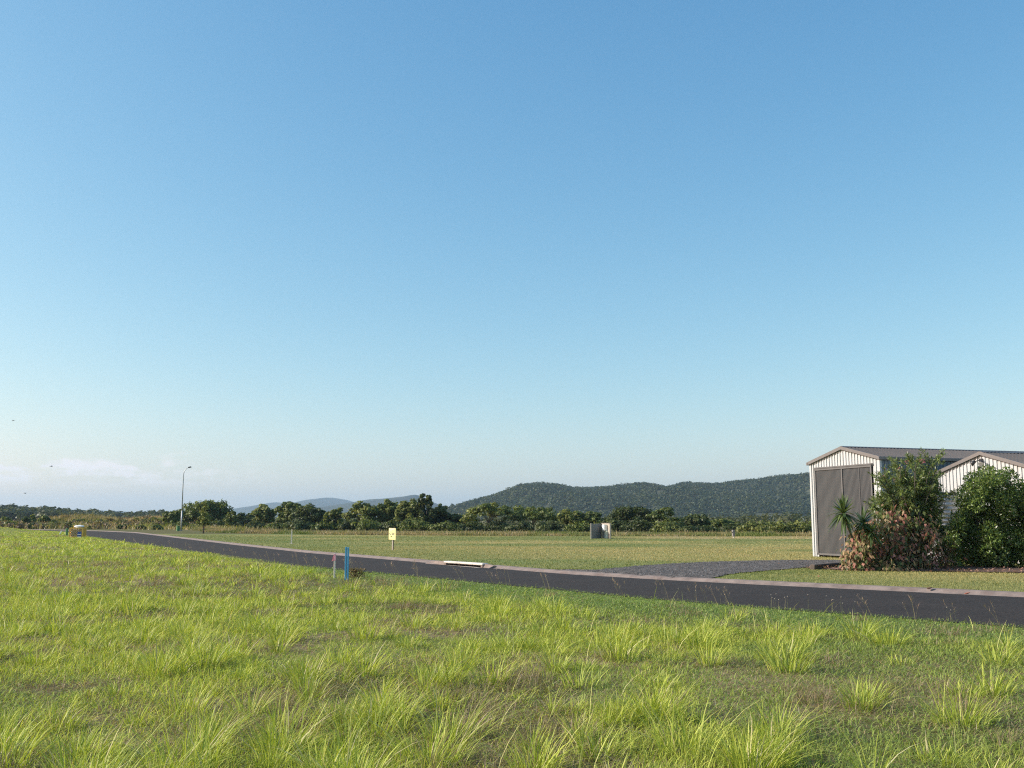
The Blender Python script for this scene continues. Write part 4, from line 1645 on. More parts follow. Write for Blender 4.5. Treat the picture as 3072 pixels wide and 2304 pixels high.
M_mulch = stonemat("bark_mulch", [(0.06, 0.035, 0.025), (0.13, 0.08, 0.06), (0.24, 0.16, 0.125)], 24, 0.95, 0.03)
me.materials.append(M_mulch)
o = bpy.data.objects.new("garden_bed", me)
COL.objects.link(o)
tag(o, "brown mulched garden bed under the bushes by the sheds", "garden bed", kind="structure")
# fallen leaves over the bed
nn = 3200
X = rng.uniform(9.5, 20.5, nn)
Y = rng.uniform(29.6, 37, nn)
ok = in_poly(X, Y, np.array(bd)) | ((rng.random(nn) < 0.03) & (df(X, Y) > 0.6))
X, Y = X[ok], Y[ok]
nn = len(X)
c = np.column_stack([X, Y, gz(X, Y) + 0.045 + rng.uniform(0, 0.035, nn)])
V, Qd = leaves(c, rand_dirs(nn) * np.array([1, 1, 0.35]), np.array([0, 0, 1.0]) + rng.normal(0, 0.4, (nn, 3)), rng.uniform(0.06, 0.13, nn), rng.uniform(0.03, 0.065, nn))
col = colours(nn, (0.2, 0.10, 0.075), (0.42, 0.26, 0.2), 0.25)
o = mesh_obj("leaf_litter", V, Q=Qd, mat=M_lawn, col=np.repeat(col, 4, 0))
tag(o, "fallen pinkish brown leaves covering the garden bed", "leaf litter", kind="stuff")

L0, L1 = G(2437, 1706, 0.10), G(2537, 1697, 0.10)
lu = (L1 - L0) / np.linalg.norm(L1 - L0)
lg = MB()
LL = float(np.linalg.norm(L1 - L0))
lg.box(0, LL, -0.09, 0.09, -0.03, 0.17)
tm = lg.build("timber_edging", M_timber, None, bevel=0.025)
tm.location = (L0[0], L0[1], float(gz(*L0)))
tm.rotation_euler = (0.06, 0.0, ang(lu))
tag(tm, "dark weathered timber sleeper lying between the gravel drive and the garden bed", "timber edging")
rp = P(2539, 1690, L1[1] - 0.15)
st = MB()
st.tube([(0, 0, 0), (0, 0, 0.08), (0.0, 0, 0.17), (0, 0, 0.235), (0, 0, 0.262), (0, 0, 0.27)], [0.055, 0.062, 0.064, 0.05, 0.026, 0.004], 12)
o = st.build("garden_bollard", M_red, None, smooth=True)
o.location = (rp[0], rp[1], float(gz(rp[0], rp[1])) + 0.02)
tag(o, "small dull red dome-topped post at the bush end of the timber sleeper", "garden bollard")

# ------------------------------------------------------------------ shrubs by the sheds


def stems_to(mb, base, tips, r0=0.03):
    for t in tips:
        pts = limb_path(base + rng.normal(0, 0.08, 3) * np.array([1, 1, 0]), t, 5, 0.05)
        mb.tube(pts, [r0, r0 * 0.8, r0 * 0.6, r0 * 0.4, r0 * 0.15], 5)


# oleander: tall loose shrub with narrow leaves and a few pink flowers
OY = 34.0


def px_pt(px, py, Y):
    return P(px, py, Y)


base = np.array([*P(2745, 1650, OY)[:2], 0.08])
ole = empty("oleander_shrub", tuple(base))
tips_px = [(2620, 1480), (2640, 1440), (2655, 1425), (2690, 1410), (2700, 1398), (2720, 1385), (2735, 1378), (2762, 1384), (2775, 1398), (2788, 1376), (2806, 1396), (2795, 1402),
           (2802, 1440), (2810, 1470), (2838, 1462), (2796, 1470), (2760, 1450), (2700, 1460), (2660, 1500), (2640, 1530), (2700, 1520), (2740, 1500), (2785, 1520), (2804, 1520),
           (2808, 1540), (2680, 1560), (2720, 1570), (2770, 1570), (2810, 1580), (2830, 1600), (2640, 1500), (2625, 1515), (2745, 1415), (2770, 1425), (2725, 1430), (2800, 1430), (2680, 1440), (2730, 1545), (2665, 1465), (2770, 1530), (2645, 1555), (2825, 1560)]
tips = np.array([P(x, y, OY + rng.normal(0, 0.55)) - base for x, y in tips_px + [(x_ + 14 * math.sin(i_ * 2.3), y_ + 22 + 16 * math.cos(i_ * 1.7)) for i_, (x_, y_) in enumerate(tips_px)]])
sm = MB()
allb, alla, alln, colr = [], [], [], []
for t in tips:
    p0 = np.array([rng.normal(0, 0.12), rng.normal(0, 0.12), 0.0])
    pts = np.array(limb_path(p0, t, 9, 0.03))
    sm.tube(list(pts), list(np.linspace(0.028, 0.006, 9)), 5)
    # twigs leave the upper two thirds; leaves in whorls along each
    Ls = np.linalg.norm(t)
    for _ in range(11):
        k = rng.uniform(0.4, 1.0)
        i = min(int(k * 8), 7)
        q = pts[i] + (pts[i + 1] - pts[i]) * (k * 8 - i)
        d = unit(unit((pts[i + 1] - pts[i])[None])[0] * 0.8 + rng.normal(0, 0.55, 3) + np.array([0, 0, 0.35]))
        tl = rng.uniform(0.22, 0.5)
        sm.tube([q, q + d * tl], [0.006, 0.003], 4, cap=False)
        m_ = int(36 * tl / 0.35)
        s_ = rng.uniform(0.1, 1.05, m_)[:, None]
        b_ = q + d * tl * s_
        ax = unit(d * 0.7 + rand_dirs(m_) * 0.9 + np.array([0, 0, 0.1]))
        allb.append(b_)
        alla.append(ax)
        ci = rng.random()
        colr.append(colours(m_, (0.1, 0.15, 0.05), (0.28, 0.33, 0.13), 0.25) * (0.75 + 0.5 * ci))
allb, alla, colr = np.concatenate(allb), np.concatenate(alla), np.concatenate(colr)
nn = len(allb)
V, Qd = leaves(allb, alla, np.array([0, 0, 1.0]) + rng.normal(0, 0.5, (nn, 3)), rng.uniform(0.09, 0.17, nn), rng.uniform(0.022, 0.036, nn), 0.1, 0.12)
sm.build("stems", M_barkdark, ole, smooth=True)
mesh_obj("foliage", V, Q=Qd, mat=M_gloss, col=np.repeat(colr, 4, 0), parent=ole)
fp = [(2765, 1381), (2772, 1383), (2757, 1382), (2729, 1382), (2717, 1388), (2698, 1405), (2647, 1430), (2652, 1436), (2655, 1408), (2683, 1441), (2768, 1386)]
fb_, fa_ = [], []
for x, y in fp:
    c0 = P(x, y, OY - 0.3) - base
    for _ in range(12):
        fb_.append(c0 + rng.normal(0, 0.03, 3))
        fa_.append(rand_dirs(1)[0])
fb_, fa_ = np.array(fb_), np.array(fa_)
V, Qd = leaves(fb_, fa_, rand_dirs(len(fb_)), np.full(len(fb_), 0.036), np.full(len(fb_), 0.03))
mesh_obj("flowers", V, Q=Qd, mat=M_petal, col=np.repeat(colours(len(fb_), (0.4, 0.09, 0.13), (0.6, 0.22, 0.25)), 4, 0), parent=ole)
tag(ole, "tall loose green shrub with narrow leaves and a few pink flowers", "shrub")

# copperleaf: low mound of large drooping pinkish and green leaves
CY = 33.0
base = np.array([*P(2690, 1700, CY)[:2], 0.07])
cop = empty("copperleaf_shrub", tuple(base))
allb, alla, colr, LW = [], [], [], []
sm = MB()
cl_px = [(2554, 1675), (2560, 1640), (2575, 1600), (2590, 1650), (2600, 1690), (2620, 1580), (2640, 1620), (2655, 1680), (2665, 1610), (2680, 1560), (2690, 1650), (2700, 1700), (2715, 1600), (2730, 1640),
         (2745, 1690), (2755, 1600), (2770, 1650), (2790, 1690), (2800, 1625), (2815, 1670), (2830, 1690), (2825, 1620), (2570, 1690), (2550, 1665), (2630, 1660), (2610, 1620), (2585, 1625), (2650, 1570),
         (2665, 1545), (2700, 1575), (2740, 1570), (2625, 1700), (2680, 1700), (2720, 1695), (2760, 1700), (2600, 1575), (2575, 1705), (2660, 1705), (2780, 1610), (2640, 1695), (2705, 1625), (2670, 1640), (2735, 1660), (2805, 1700), (2840, 1680),
         (2620, 1640), (2600, 1665), (2655, 1650), (2760, 1665), (2785, 1670), (2690, 1615), (2645, 1600), (2715, 1555), (2775, 1580), (2825, 1650)]
for x, y in cl_px + [(x_ + 17 * math.sin(i_ * 1.9), min(y_ + 18 * math.cos(i_ * 2.7), 1705)) for i_, (x_, y_) in enumerate(cl_px)]:
    cpt = P(x, y, CY + (0.45 if x < 2630 and y < 1610 else (-0.3 if x < 2600 else 0.0)) + rng.normal(-0.1, 0.42)) - base
    cpt[2] = max(cpt[2], 0.08)
    hue = rng.random()
    pts = limb_path((rng.normal(0, 0.25), rng.normal(0, 0.2), 0.0), cpt + np.array([0, 0, 0.1]), 5, 0.05)
    sm.tube(pts, [0.02, 0.016, 0.012, 0.009, 0.005], 5)
    m_ = 40
    off = rng.normal(0, 1, (m_, 3)) * np.array([0.15, 0.15, 0.2])
    b_ = cpt + off
    b_[:, 2] = np.maximum(b_[:, 2], 0.12)
    ax = unit(np.column_stack([off[:, 0] * 1.5 + rng.normal(0, 0.3, m_), off[:, 1] * 1.5 + rng.normal(0, 0.3, m_), -0.75 + rng.normal(0, 0.35, m_)]))
    allb.append(b_)
    alla.append(ax)
    if hue < 0.55:
        cc_ = colours(m_, (0.29, 0.115, 0.09), (0.52, 0.26, 0.2), 0.2)
    elif hue < 0.78:
        cc_ = colours(m_, (0.26, 0.2, 0.09), (0.5, 0.37, 0.2), 0.2)
    else:
        cc_ = colours(m_, (0.11, 0.16, 0.045), (0.3, 0.34, 0.11), 0.2)
    swap = rng.random(m_) < 0.4
    other = colours(m_, (0.2, 0.13, 0.07), (0.42, 0.28, 0.17), 0.25)
    cc_[swap] = other[swap]
    gsel = rng.random(m_) < 0.36
    cc_[gsel] = colours(int(gsel.sum()), (0.06, 0.09, 0.03), (0.14, 0.17, 0.06))
    colr.append(cc_)
allb, alla, colr = np.concatenate(allb), np.concatenate(alla), np.concatenate(colr)
nn = len(allb)
outn = np.column_stack([allb[:, 0] * 0.6, allb[:, 1] * 0.6 - 0.4, np.full(nn, 0.5)]) + rng.normal(0, 0.4, (nn, 3))
V, Qd = leaves(allb, alla, outn, rng.uniform(0.11, 0.2, nn), rng.uniform(0.06, 0.11, nn), 0.12, 0.1)
sm.build("stems", M_barkdark, cop, smooth=True)
mesh_obj("foliage", V, Q=Qd, mat=M_copper, col=np.repeat(colr, 4, 0), parent=cop)
tag(cop, "low spreading shrub with drooping pinkish copper leaves at the edge of the mulch", "shrub")

# dense dark green bush at the right edge
BY = 34.2
base = np.array([*P(2960, 1700, BY)[:2], 0.07])
drk = empty("dark_bush", tuple(base))
out_px = [(2850, 1600), (2880, 1550), (2890, 1510), (2905, 1470), (2900, 1520), (2915, 1440), (2935, 1425), (2955, 1415), (2965, 1420), (2985, 1430), (3008, 1432), (3025, 1425), (3038, 1440), (3055, 1465),
          (3075, 1470), (2850, 1620), (2860, 1660), (2845, 1690), (2880, 1690), (2930, 1690), (2980, 1690), (3030, 1690), (2880, 1600), (2900, 1560), (2930, 1520), (2960, 1480), (3000, 1500), (3040, 1520), (2900, 1640), (2940, 1600),
          (2980, 1560), (3020, 1580), (3060, 1560), (2960, 1650), (3000, 1640), (3040, 1640), (3080, 1620), (3100, 1520), (3120, 1580), (3130, 1480), (3090, 1680), (3110, 1660), (2925, 1570), (2875, 1560), (2945, 1460), (2985, 1460), (3020, 1470), (3150, 1560), (3140, 1640), (3075, 1500), (3060, 1600)]
outline = np.array([(2838, 1620), (2862, 1580), (2882, 1520), (2898, 1470), (2914, 1440), (2934, 1424), (2956, 1414), (2968, 1422), (2988, 1430), (3010, 1430), (3026, 1424), (3040, 1440), (3058, 1464),
                    (3090, 1470), (3130, 1480), (3165, 1540), (3175, 1640), (3150, 1702), (2850, 1704), (2832, 1660)], float)
qx, qy = rng.uniform(2825, 3180, 900), rng.uniform(1410, 1705, 900)
ok = in_poly(qx, qy, outline)
qx, qy = qx[ok][:250], qy[ok][:250]
cen = np.array([P(x, y, BY + rng.normal(0.0, 0.62)) - base for x, y in list(zip(qx, qy)) + out_px])
cen[:, 2] = np.maximum(cen[:, 2], 0.22)
sm = MB()
for i in rng.permutation(len(cen))[:22]:
    sm.tube(limb_path((rng.normal(0, 0.2), rng.normal(0, 0.2), 0), cen[i], 5, 0.05), [0.035, 0.028, 0.02, 0.012, 0.005], 5)
rad = rng.uniform(0.16, 0.32, len(cen))
cnt = (210 * (rad / 0.27) ** 2).astype(int)
rep = np.repeat(np.arange(len(cen)), cnt)
nn = len(rep)
d = rand_dirs(nn)
b_ = cen[rep] + d * (rad[rep] * (0.35 + 0.75 * rng.random(nn) ** 0.6))[:, None]
b_[:, 2] = np.maximum(b_[:, 2], 0.06)
ax = unit(d * 0.8 + rng.normal(0, 0.5, (nn, 3)) + np.array([0, 0, 0.25]))
ct = rng.random(len(cen))[rep][:, None]
colr = colours(nn, (0.066, 0.11, 0.024), (0.2, 0.26, 0.07), 0.28) * (0.7 + 0.6 * ct)
V, Qd = leaves(b_, ax, d + np.array([0, 0, 0.6]) + rng.normal(0, 0.4, (nn, 3)), rng.uniform(0.07, 0.12, nn), rng.uniform(0.035, 0.06, nn), 0.12, 0.05)
sm.build("stems", M_barkdark, drk, smooth=True)
mesh_obj("foliage", V, Q=Qd, mat=M_gloss, col=np.repeat(colr, 4, 0), parent=drk)
tag(drk, "dense dark green glossy bush at the right edge hiding the second shed", "bush")

# spiky yucca with three heads left of the shrubs
YY = 32.0
ybase = np.array([*P(2566, 1690, 33.0)[:2], 0.08])
yuc = empty("yucca_plant", tuple(ybase))
for (x, y, r_, n_l, yo) in [(2531, 1541, 0.74, 90, 0.0), (2588, 1570, 0.68, 80, 0.25), (2614, 1598, 0.55, 56, -0.15)]:
    c0 = P(x, y, YY + yo) - ybase
    tk = MB()
    tk.tube(limb_path((rng.normal(0, 0.05), 0, 0), c0, 6, 0.03), [0.04, 0.04, 0.036, 0.034, 0.032, 0.03], 8)
    tk.build("trunk", M_barkdark, yuc, smooth=True)
    BTT = Batch()
    d = rand_dirs(n_l, -0.97)
    L = r_ * rng.uniform(0.8, 1.1, n_l)
    w_ = rng.uniform(0.055, 0.075, n_l)
    side = unit(np.cross(d, np.array([0, 0, 1.0]) + rng.normal(0, 0.05, (n_l, 3))))
    upv = np.cross(side, d)
    segs = 4
    V = np.zeros((n_l, 2 * segs + 1, 3))
    for i in range(segs + 1):
        t = i / segs
        drop = -0.30 * (t**2.2) * (1 - 0.6 * np.abs(d[:, 2]))
        c = c0 + d * (L * t)[:, None] + np.array([0, 0, 1]) * (L * drop)[:, None]
        ww = w_ * (0.8 + 0.5 * math.sin(math.pi * min(t * 1.2, 1)) ) * (1 - t**4) * 0.5
        if i < segs:
            V[:, 2 * i] = c - side * ww[:, None] + upv * ww[:, None] * 0.4
            V[:, 2 * i + 1] = c + side * ww[:, None] + upv * ww[:, None] * 0.4
        else:
            V[:, 2 * segs] = c
    off = (np.arange(n_l) * (2 * segs + 1))[:, None]
    Qy = np.concatenate([off + np.array([[2 * i, 2 * i + 1, 2 * i + 3, 2 * i + 2]]) for i in range(segs - 1)])
    Ty = off + np.array([[2 * segs - 2, 2 * segs - 1, 2 * segs]])
    col = np.repeat(colours(n_l, (0.06, 0.10, 0.035), (0.16, 0.21, 0.08), 0.15), 2 * segs + 1, 0)
    mesh_obj("leaf_head", V.reshape(-1, 3), Q=Qy, T=Ty, mat=M_gloss, col=col, parent=yuc)
tag(yuc, "spiky yucca with three heads of strap leaves in front of the grey door", "yucca")

# dry weed beside the blue stake
q = G(1068, 1737, 0.05)
nn = 420
d = rand_dirs(nn, 0.05)
b_ = np.column_stack([rng.normal(0, 0.13, nn), rng.normal(0, 0.1, nn), rng.uniform(0.02, 0.26, nn)])
V, Qd = leaves(b_, d + np.array([0.1, 0, 0.3]), rand_dirs(nn), rng.uniform(0.05, 0.12, nn), rng.uniform(0.012, 0.03, nn))
o = mesh_obj("weed_clump", V, Q=Qd, mat=M_lawn, col=np.repeat(colours(nn, (0.10, 0.09, 0.04), (0.26, 0.19, 0.11), 0.2), 4, 0))
o.location = (q[0], q[1], float(gz(*q)))
tag(o, "brownish weed clump growing right of the blue stake", "weed")

# ------------------------------------------------------------------ road edge drain
du = (drainB - drainA) / np.linalg.norm(drainB - drainA)
DL = float(np.linalg.norm(drainB - drainA))
drn = empty("drain_inlet", (drainA[0], drainA[1], 0.0), ang(du))
# local x along the kerb, +y points away from the road here
MB().box(-0.02, DL + 0.02, 0.0, 0.26, 0.095, 0.17).build("lintel", M_conc, drn, bevel=0.02)
for xx in (0.0, DL - 0.12):
    MB().box(xx, xx + 0.12, 0.02, 0.26, -0.02, 0.0945).build("side_block", M_kerb, drn, bevel=0.01)
MB().box(0.121, DL - 0.121, 0.2, 0.259, -0.1, 0.094).build("back_wall", M_slotshade, drn)
MB().box(0.121, DL - 0.121, -0.2, 0.05, -0.1, 0.024).build("sill", M_conc, drn, bevel=0.008)
for x0, x1, z0, z1 in ((-0.03, -1.3, 0.165, 0.1), (DL + 0.03, DL + 0.5, 0.15, 0.10)):
    wg = MB()
    wg.add([Vector(v) for v in [(x0, 0.02, 0.0), (x1, -0.1, 0.0), (x1, 0.25, 0.0), (x0, 0.25, 0.0), (x0, 0.1, z0), (x1, 0.15, z1), (x1, 0.25, z1), (x0, 0.25, z0)]],
           [(0, 1, 2, 3), (4, 5, 6, 7), (0, 1, 5, 4), (1, 2, 6, 5), (2, 3, 7, 6), (3, 0, 4, 7)])
    wg.build("wing", M_kerb, drn)
tag(drn, "pale concrete storm drain inlet with a dark slot set in the kerb", "drain")

# ------------------------------------------------------------------ street lamp
lb = G(543, 1594, 0.05)
lz = float(gz(*lb))
lamp = empty("street_lamp", (lb[0], lb[1], lz))
topz = P(560, 1399, lb[1])[2] - lz
MB().tube([(0, 0, 0), (0, 0, topz * 0.31)], [0.10, 0.09], 10).tube([(0, 0, topz * 0.31), (0, 0, topz * 0.325)], [0.09, 0.07], 10).build("lower_pole", M_galv, lamp, smooth=True)
up_pts = [(0, 0, topz * 0.32), (0, 0, topz * 0.86)]
rad_ = [0.078, 0.055]
for i in range(1, 9):
    a_ = i / 8 * R(72)
    up_pts.append((0.82 * (1 - math.cos(a_)), 0, topz * 0.86 + 1.1 * math.sin(a_)))
    rad_.append(0.055 - 0.002 * i)
ex = up_pts[-1]
up_pts.append((ex[0] + 0.06, 0, ex[2] + 0.02))
rad_.append(0.037)
MB().tube(up_pts, rad_, 10).build("upper_pole", M_galv, lamp, smooth=True)
ex = up_pts[-1]
hd = MB()
Mh = Matrix.Translation(Vector(ex)) @ Matrix.Rotation(R(-14), 4, "Y")
hd.box(-0.03, 0.44, -0.13, 0.13, -0.05, 0.10, Mh, 0.75)
h_ = hd.build("lamp_head", M_black, lamp, bevel=0.02)
MB().box(0.08, 0.38, -0.095, 0.095, -0.085, -0.051, Mh).build("lens", M_glass, h_)
MB().box(-0.2, 0.2, -0.2, 0.2, -0.02, 0.04).build("base_plate", M_galv, lamp)
tag(lamp, "tall grey street lamp with a curved top and a single dark lamp head", "street lamp")

# green cabinets


def cabinet(name, px, py, wpx, hpx, label, Y=None):
    g_ = G(px, py, 0.05)
    z = float(gz(*g_))
    k = g_[1] / F
    w, h = wpx * k, hpx * k
    r_ = empty(name, (g_[0], g_[1], z), R(38))
    MB().box(-w / 2, w / 2, -w / 2, w / 2, -0.03, h * 0.93).build("body", M_green, r_, bevel=0.02)
    MB().box(-w / 2 - 0.03, w / 2 + 0.03, -w / 2 - 0.03, w / 2 + 0.03, h * 0.932, h, None, 0.8).build("lid", M_green, r_, bevel=0.01)
    MB().box(-w / 2 - 0.012, -w / 2 - 0.001, -w * 0.36, w * 0.36, h * 0.12, h * 0.85).build("door", M_green, r_)
    tag(r_, label, "service cabinet", "green service cabinets")
    return r_


cabinet("service_cabinet", 534, 1594, 8.0, 15.5, "green service cabinet at the foot of the street lamp")
cabinet("service_cabinet", 200, 1607, 5.5, 22.0, "green service cabinet beside the yellow barrier")

# yellow barrier with lattice front
bq = G(227, 1614, 0.06)
bz = float(gz(*bq))
k = bq[1] / F
BW, BH, BD = 40 * k, 31 * k, 0.85
bar = empty("safety_barrier", (bq[0], bq[1], bz), R(3))
fpn = MB()
fpn.box(-BW / 2, BW / 2, -0.03, 0.03, BH - 0.09, BH)
fpn.box(-BW / 2, BW / 2, -0.03, 0.03, 0.06, 0.14)
for xx in (-BW / 2, BW / 2 - 0.09):
    fpn.box(xx, xx + 0.09, -0.028, 0.028, 0.0, BH - 0.091)
fpn.build("front_frame", M_yellow, bar)
lt_ = MB()
for i in range(-7, 8):
    for s in (-1, 1):
        # diagonal lattice bars clipped to the frame
        x0 = i * 0.2
        pts = []
        za, zb = 0.14, BH - 0.09
        xa, xb = x0 - s * (zb - za) / 2 * 0.9, x0 + s * (zb - za) / 2 * 0.9
        lim = BW / 2 - 0.09
        ta, tb2 = 0.0, 1.0
        dxx = xb - xa
        for bound in (-lim, lim):
            t_ = (bound - xa) / dxx
            if (bound < 0) == (dxx > 0):
                ta = max(ta, t_)
            else:
                tb2 = min(tb2, t_)
        if tb2 - ta > 0.05:
            p = Vector((xa + dxx * ta, 0.008 * s, za + (zb - za) * ta))
            q = Vector((xa + dxx * tb2, 0.008 * s, za + (zb - za) * tb2))
            lt_.tube([p, q], 0.03, 4)
lt_.build("lattice", plain("dark_yellow_lattice", (0.4, 0.25, 0.07), 0.6), bar)
for s in (-1, 1):
    sp = MB()
    xx = s * (BW / 2 - 0.03)
    sp.box(xx - 0.03, xx + 0.03, 0.031, BD - 0.031, BH - 0.08, BH)
    sp.box(xx - 0.03, xx + 0.03, 0.031, BD - 0.031, 0.06, 0.14)
    for j in range(5):
        yy = 0.12 + j * 0.15
        sp.box(xx - 0.02, xx + 0.02, yy, yy + 0.05, 0.141, BH - 0.081)
    sp.build("side_panel", M_yellow, bar)
bk = MB()
bk.box(-BW / 2, BW / 2, BD - 0.03, BD + 0.03, BH + 0.12, BH + 0.2)
bk.box(-BW / 2, BW / 2, BD - 0.03, BD + 0.03, 0.06, 0.14)
for xx in (-BW / 2, BW / 2 - 0.09):
    bk.box(xx, xx + 0.09, BD - 0.028, BD + 0.028, 0.0, BH + 0.119)
for j in range(9):
    xx = -BW / 2 + 0.13 + j * (BW - 0.2) / 9
    bk.box(xx, xx + 0.04, BD - 0.02, BD + 0.02, 0.141, BH + 0.119)
bk.build("back_panel", M_yellow, bar)
MB().box(-BW / 2 + 0.12, BW / 2 - 0.14, 0.07, BD * 0.7, 0.0, BH - 0.12).build("inner_box", M_white, bar, bevel=0.03)
lab_ = MB().box(BW / 2 - 0.44, BW / 2 - 0.10, -0.052, -0.04, 0.16, 0.56).build("label_plate", M_bluelabel, bar)
MB().box(BW / 2 - 0.43, BW / 2 - 0.11, -0.058, -0.0525, 0.30, 0.36).box(BW / 2 - 0.43, BW / 2 - 0.11, -0.058, -0.0525, 0.06, 0.15).build("stripe", M_white, lab_)
tag(bar, "yellow plastic safety barrier with a lattice front and blue label", "barrier")
# white bag on top
ico = bmesh.new()
bmesh.ops.create_icosphere(ico, subdivisions=3, radius=1.0)
for v in ico.verts:
    nz2 = 0.12 * math.sin(v.co.x * 5 + 1) * math.cos(v.co.y * 4) + 0.08 * math.sin(v.co.x * 11)
    v.co = Vector((v.co.x * 0.44 * (1 + 0.2 * nz2), v.co.y * 0.42, (v.co.z * (1 + nz2)) * 0.12))
me = bpy.data.meshes.new("white_bag")
ico.to_mesh(me)
ico.free()
for p in me.polygons:
    p.use_smooth = True
me.materials.append(M_white)
o = bpy.data.objects.new("white_bag", me)
COL.objects.link(o)
o.location = (bq[0] + 0.08, bq[1] + BD * 0.5, bz + BH + 0.1)
tag(o, "rumpled white bag lying across the top of the yellow barrier", "bag")

# small white peg in the grass left of the barrier
q = G(178, 1598, 0.3)
o = MB().box(-0.05, 0.05, -0.04, 0.04, 0.0, 0.5).build("marker_peg", M_white, None, bevel=0.01)
o.location = (q[0], q[1], float(gz(*q)))
o.rotation_euler = (0, R(28), 0)
tag(o, "small white leaning peg in the grass left of the yellow barrier", "peg")

# ------------------------------------------------------------------ stakes and sign
q = G(1003, 1738, 0.05)
z = float(gz(*q))
k = q[1] / F
ws = empty("survey_stake", (q[0], q[1], z))
hh = 75 * k
MB().box(-0.022, 0.022, -0.022, 0.022, -0.05, hh).build("post", M_stake, ws, bevel=0.004)
rb = MB()
rb.add([Vector(v) for v in [(-0.026, -0.03, hh * 0.97), (0.026, -0.03, hh * 0.97), (0.03, -0.034, hh * 0.72), (-0.03, -0.034, hh * 0.7),
                            (-0.026, 0.026, hh * 0.97), (0.026, 0.026, hh * 0.97), (0.03, 0.03, hh * 0.72), (-0.03, 0.03, hh * 0.7)]],
       [(0, 1, 2, 3), (4, 5, 6, 7), (0, 1, 5, 4), (1, 2, 6, 5), (2, 3, 7, 6), (3, 0, 4, 7)])
rb.add([Vector(v) for v in [(-0.026, -0.012, hh * 0.93), (-0.026, 0.012, hh * 0.93), (-0.05, 0.02, hh * 0.83), (-0.05, -0.02, hh * 0.83),
                            (-0.085, 0.02, hh * 0.69), (-0.085, -0.02, hh * 0.69), (-0.05, 0.01, hh * 0.70), (-0.04, -0.01, hh * 0.8)]],
       [(0, 1, 2, 3), (3, 2, 4, 5), (0, 3, 7), (1, 6, 2), (7, 3, 5, 6), (2, 6, 4)])
rb.build("ribbon", M_pink, ws)
tag(ws, "thin pale wooden stake with a pink ribbon at its top", "stake")

q = G(1040, 1741, 0.05)
z = float(gz(*q))
k = q[1] / F
bs = empty("marker_post", (q[0], q[1], z))
hh = 97 * k
for xx in (-0.034, 0.026):
    MB().box(xx - 0.022, xx + 0.022, -0.03, 0.03, -0.05, hh - (0.0 if xx < 0 else 0.01)).build("stake", M_blue, bs, bevel=0.004)
tag(bs, "pair of blue painted stakes driven side by side in the verge", "stake")

q = G(1178, 1651, 0.07)
z = float(gz(*q))
k = q[1] / F
sg = empty("sale_sign", (q[0], q[1], z), R(-34))
ph, sh, swd = 30 * k, 35 * k, 26.5 * k
for xx in (-0.02, 0.035):
    MB().box(xx - 0.018, xx + 0.018, -0.02, 0.02, -0.05, ph + sh * 0.9).build("post", M_stake if xx < 0 else M_timber, sg)
bd_ = MB()
x0, x1, z0, z1 = -swd / 2, swd / 2, ph, ph + sh
bd_.add([Vector(v) for v in [(x0, -0.06, z0 + 0.02), (x1, -0.06, z0), (x1, -0.022, z0), (x0, -0.022, z0 + 0.02), (x0, -0.06, z1), (x1, -0.06, z1 - 0.01), (x1, -0.022, z1 - 0.01), (x0, -0.022, z1)]],
        [(3, 2, 1, 0), (4, 5, 6, 7), (0, 1, 5, 4), (1, 2, 6, 5), (2, 3, 7, 6), (3, 0, 4, 7)])
bd = bd_.build("board", M_sign, sg)
ys = -0.0635
def patch(name, mat, rects):
    m_ = MB()
    for a_, b_, c_, d_ in rects:      # fractions of the board: x0,x1,z0,z1 (from bottom)
        m_.box(x0 + swd * a_, x0 + swd * b_, ys, -0.0602, ph + sh * c_, ph + sh * d_)
    return m_.build(name, mat, bd)
patch("band", M_signband, [(0.06, 0.86, 0.84, 0.97), (0.08, 0.5, 0.77, 0.82)])
# blurred dark lettering: two short rows and a logo mark at their left
patch("lettering", M_ink, [(0.42, 0.47, 0.535, 0.60), (0.49, 0.545, 0.535, 0.60), (0.565, 0.62, 0.535, 0.60), (0.64, 0.69, 0.535, 0.60), (0.71, 0.76, 0.535, 0.60), (0.78, 0.83, 0.535, 0.60),
                           (0.45, 0.50, 0.43, 0.48), (0.52, 0.57, 0.43, 0.48), (0.59, 0.64, 0.43, 0.48), (0.66, 0.71, 0.43, 0.48), (0.73, 0.80, 0.43, 0.48)])
patch("logo", M_ink, [(0.10, 0.15, 0.5, 0.58), (0.14, 0.19, 0.46, 0.52), (0.19, 0.29, 0.42, 0.47)])
patch("emblem", M_olive, [(0.27, 0.47, 0.255, 0.315), (0.31, 0.43, 0.24, 0.3305)])
tag(sg, "small pale yellow sale sign with dark lettering on a thin post in the field", "sign")

q = G(874, 1632, 0.07)
z = float(gz(*q))
k = q[1] / F
o = MB().box(-0.04, 0.04, -0.03, 0.03, -0.03, 38 * k).box(-0.016, 0.016, -0.012, 0.012, 38 * k + 0.001, 43 * k).box(-0.12, 0.12, -0.1, 0.1, -0.03, 0.02).build("boundary_peg", M_stake, None)
o.location = (q[0], q[1], z)
tag(o, "slim bare wooden peg standing alone in the field left of the yellow sign", "peg")

# ------------------------------------------------------------------ timber meter screen
e0 = G(1775, 1616, 0.06)
ez = float(gz(*e0))
k = e0[1] / F
EH = 44 * k
enc = empty("meter_screen", (e0[0], e0[1], ez))
Lp = P(1773, 1600, e0[1])[:2] - e0
Cp = P(1806, 1600, e0[1] + 1.5)[:2] - e0
Rp = P(1831, 1600, e0[1] - 0.05)[:2] - e0


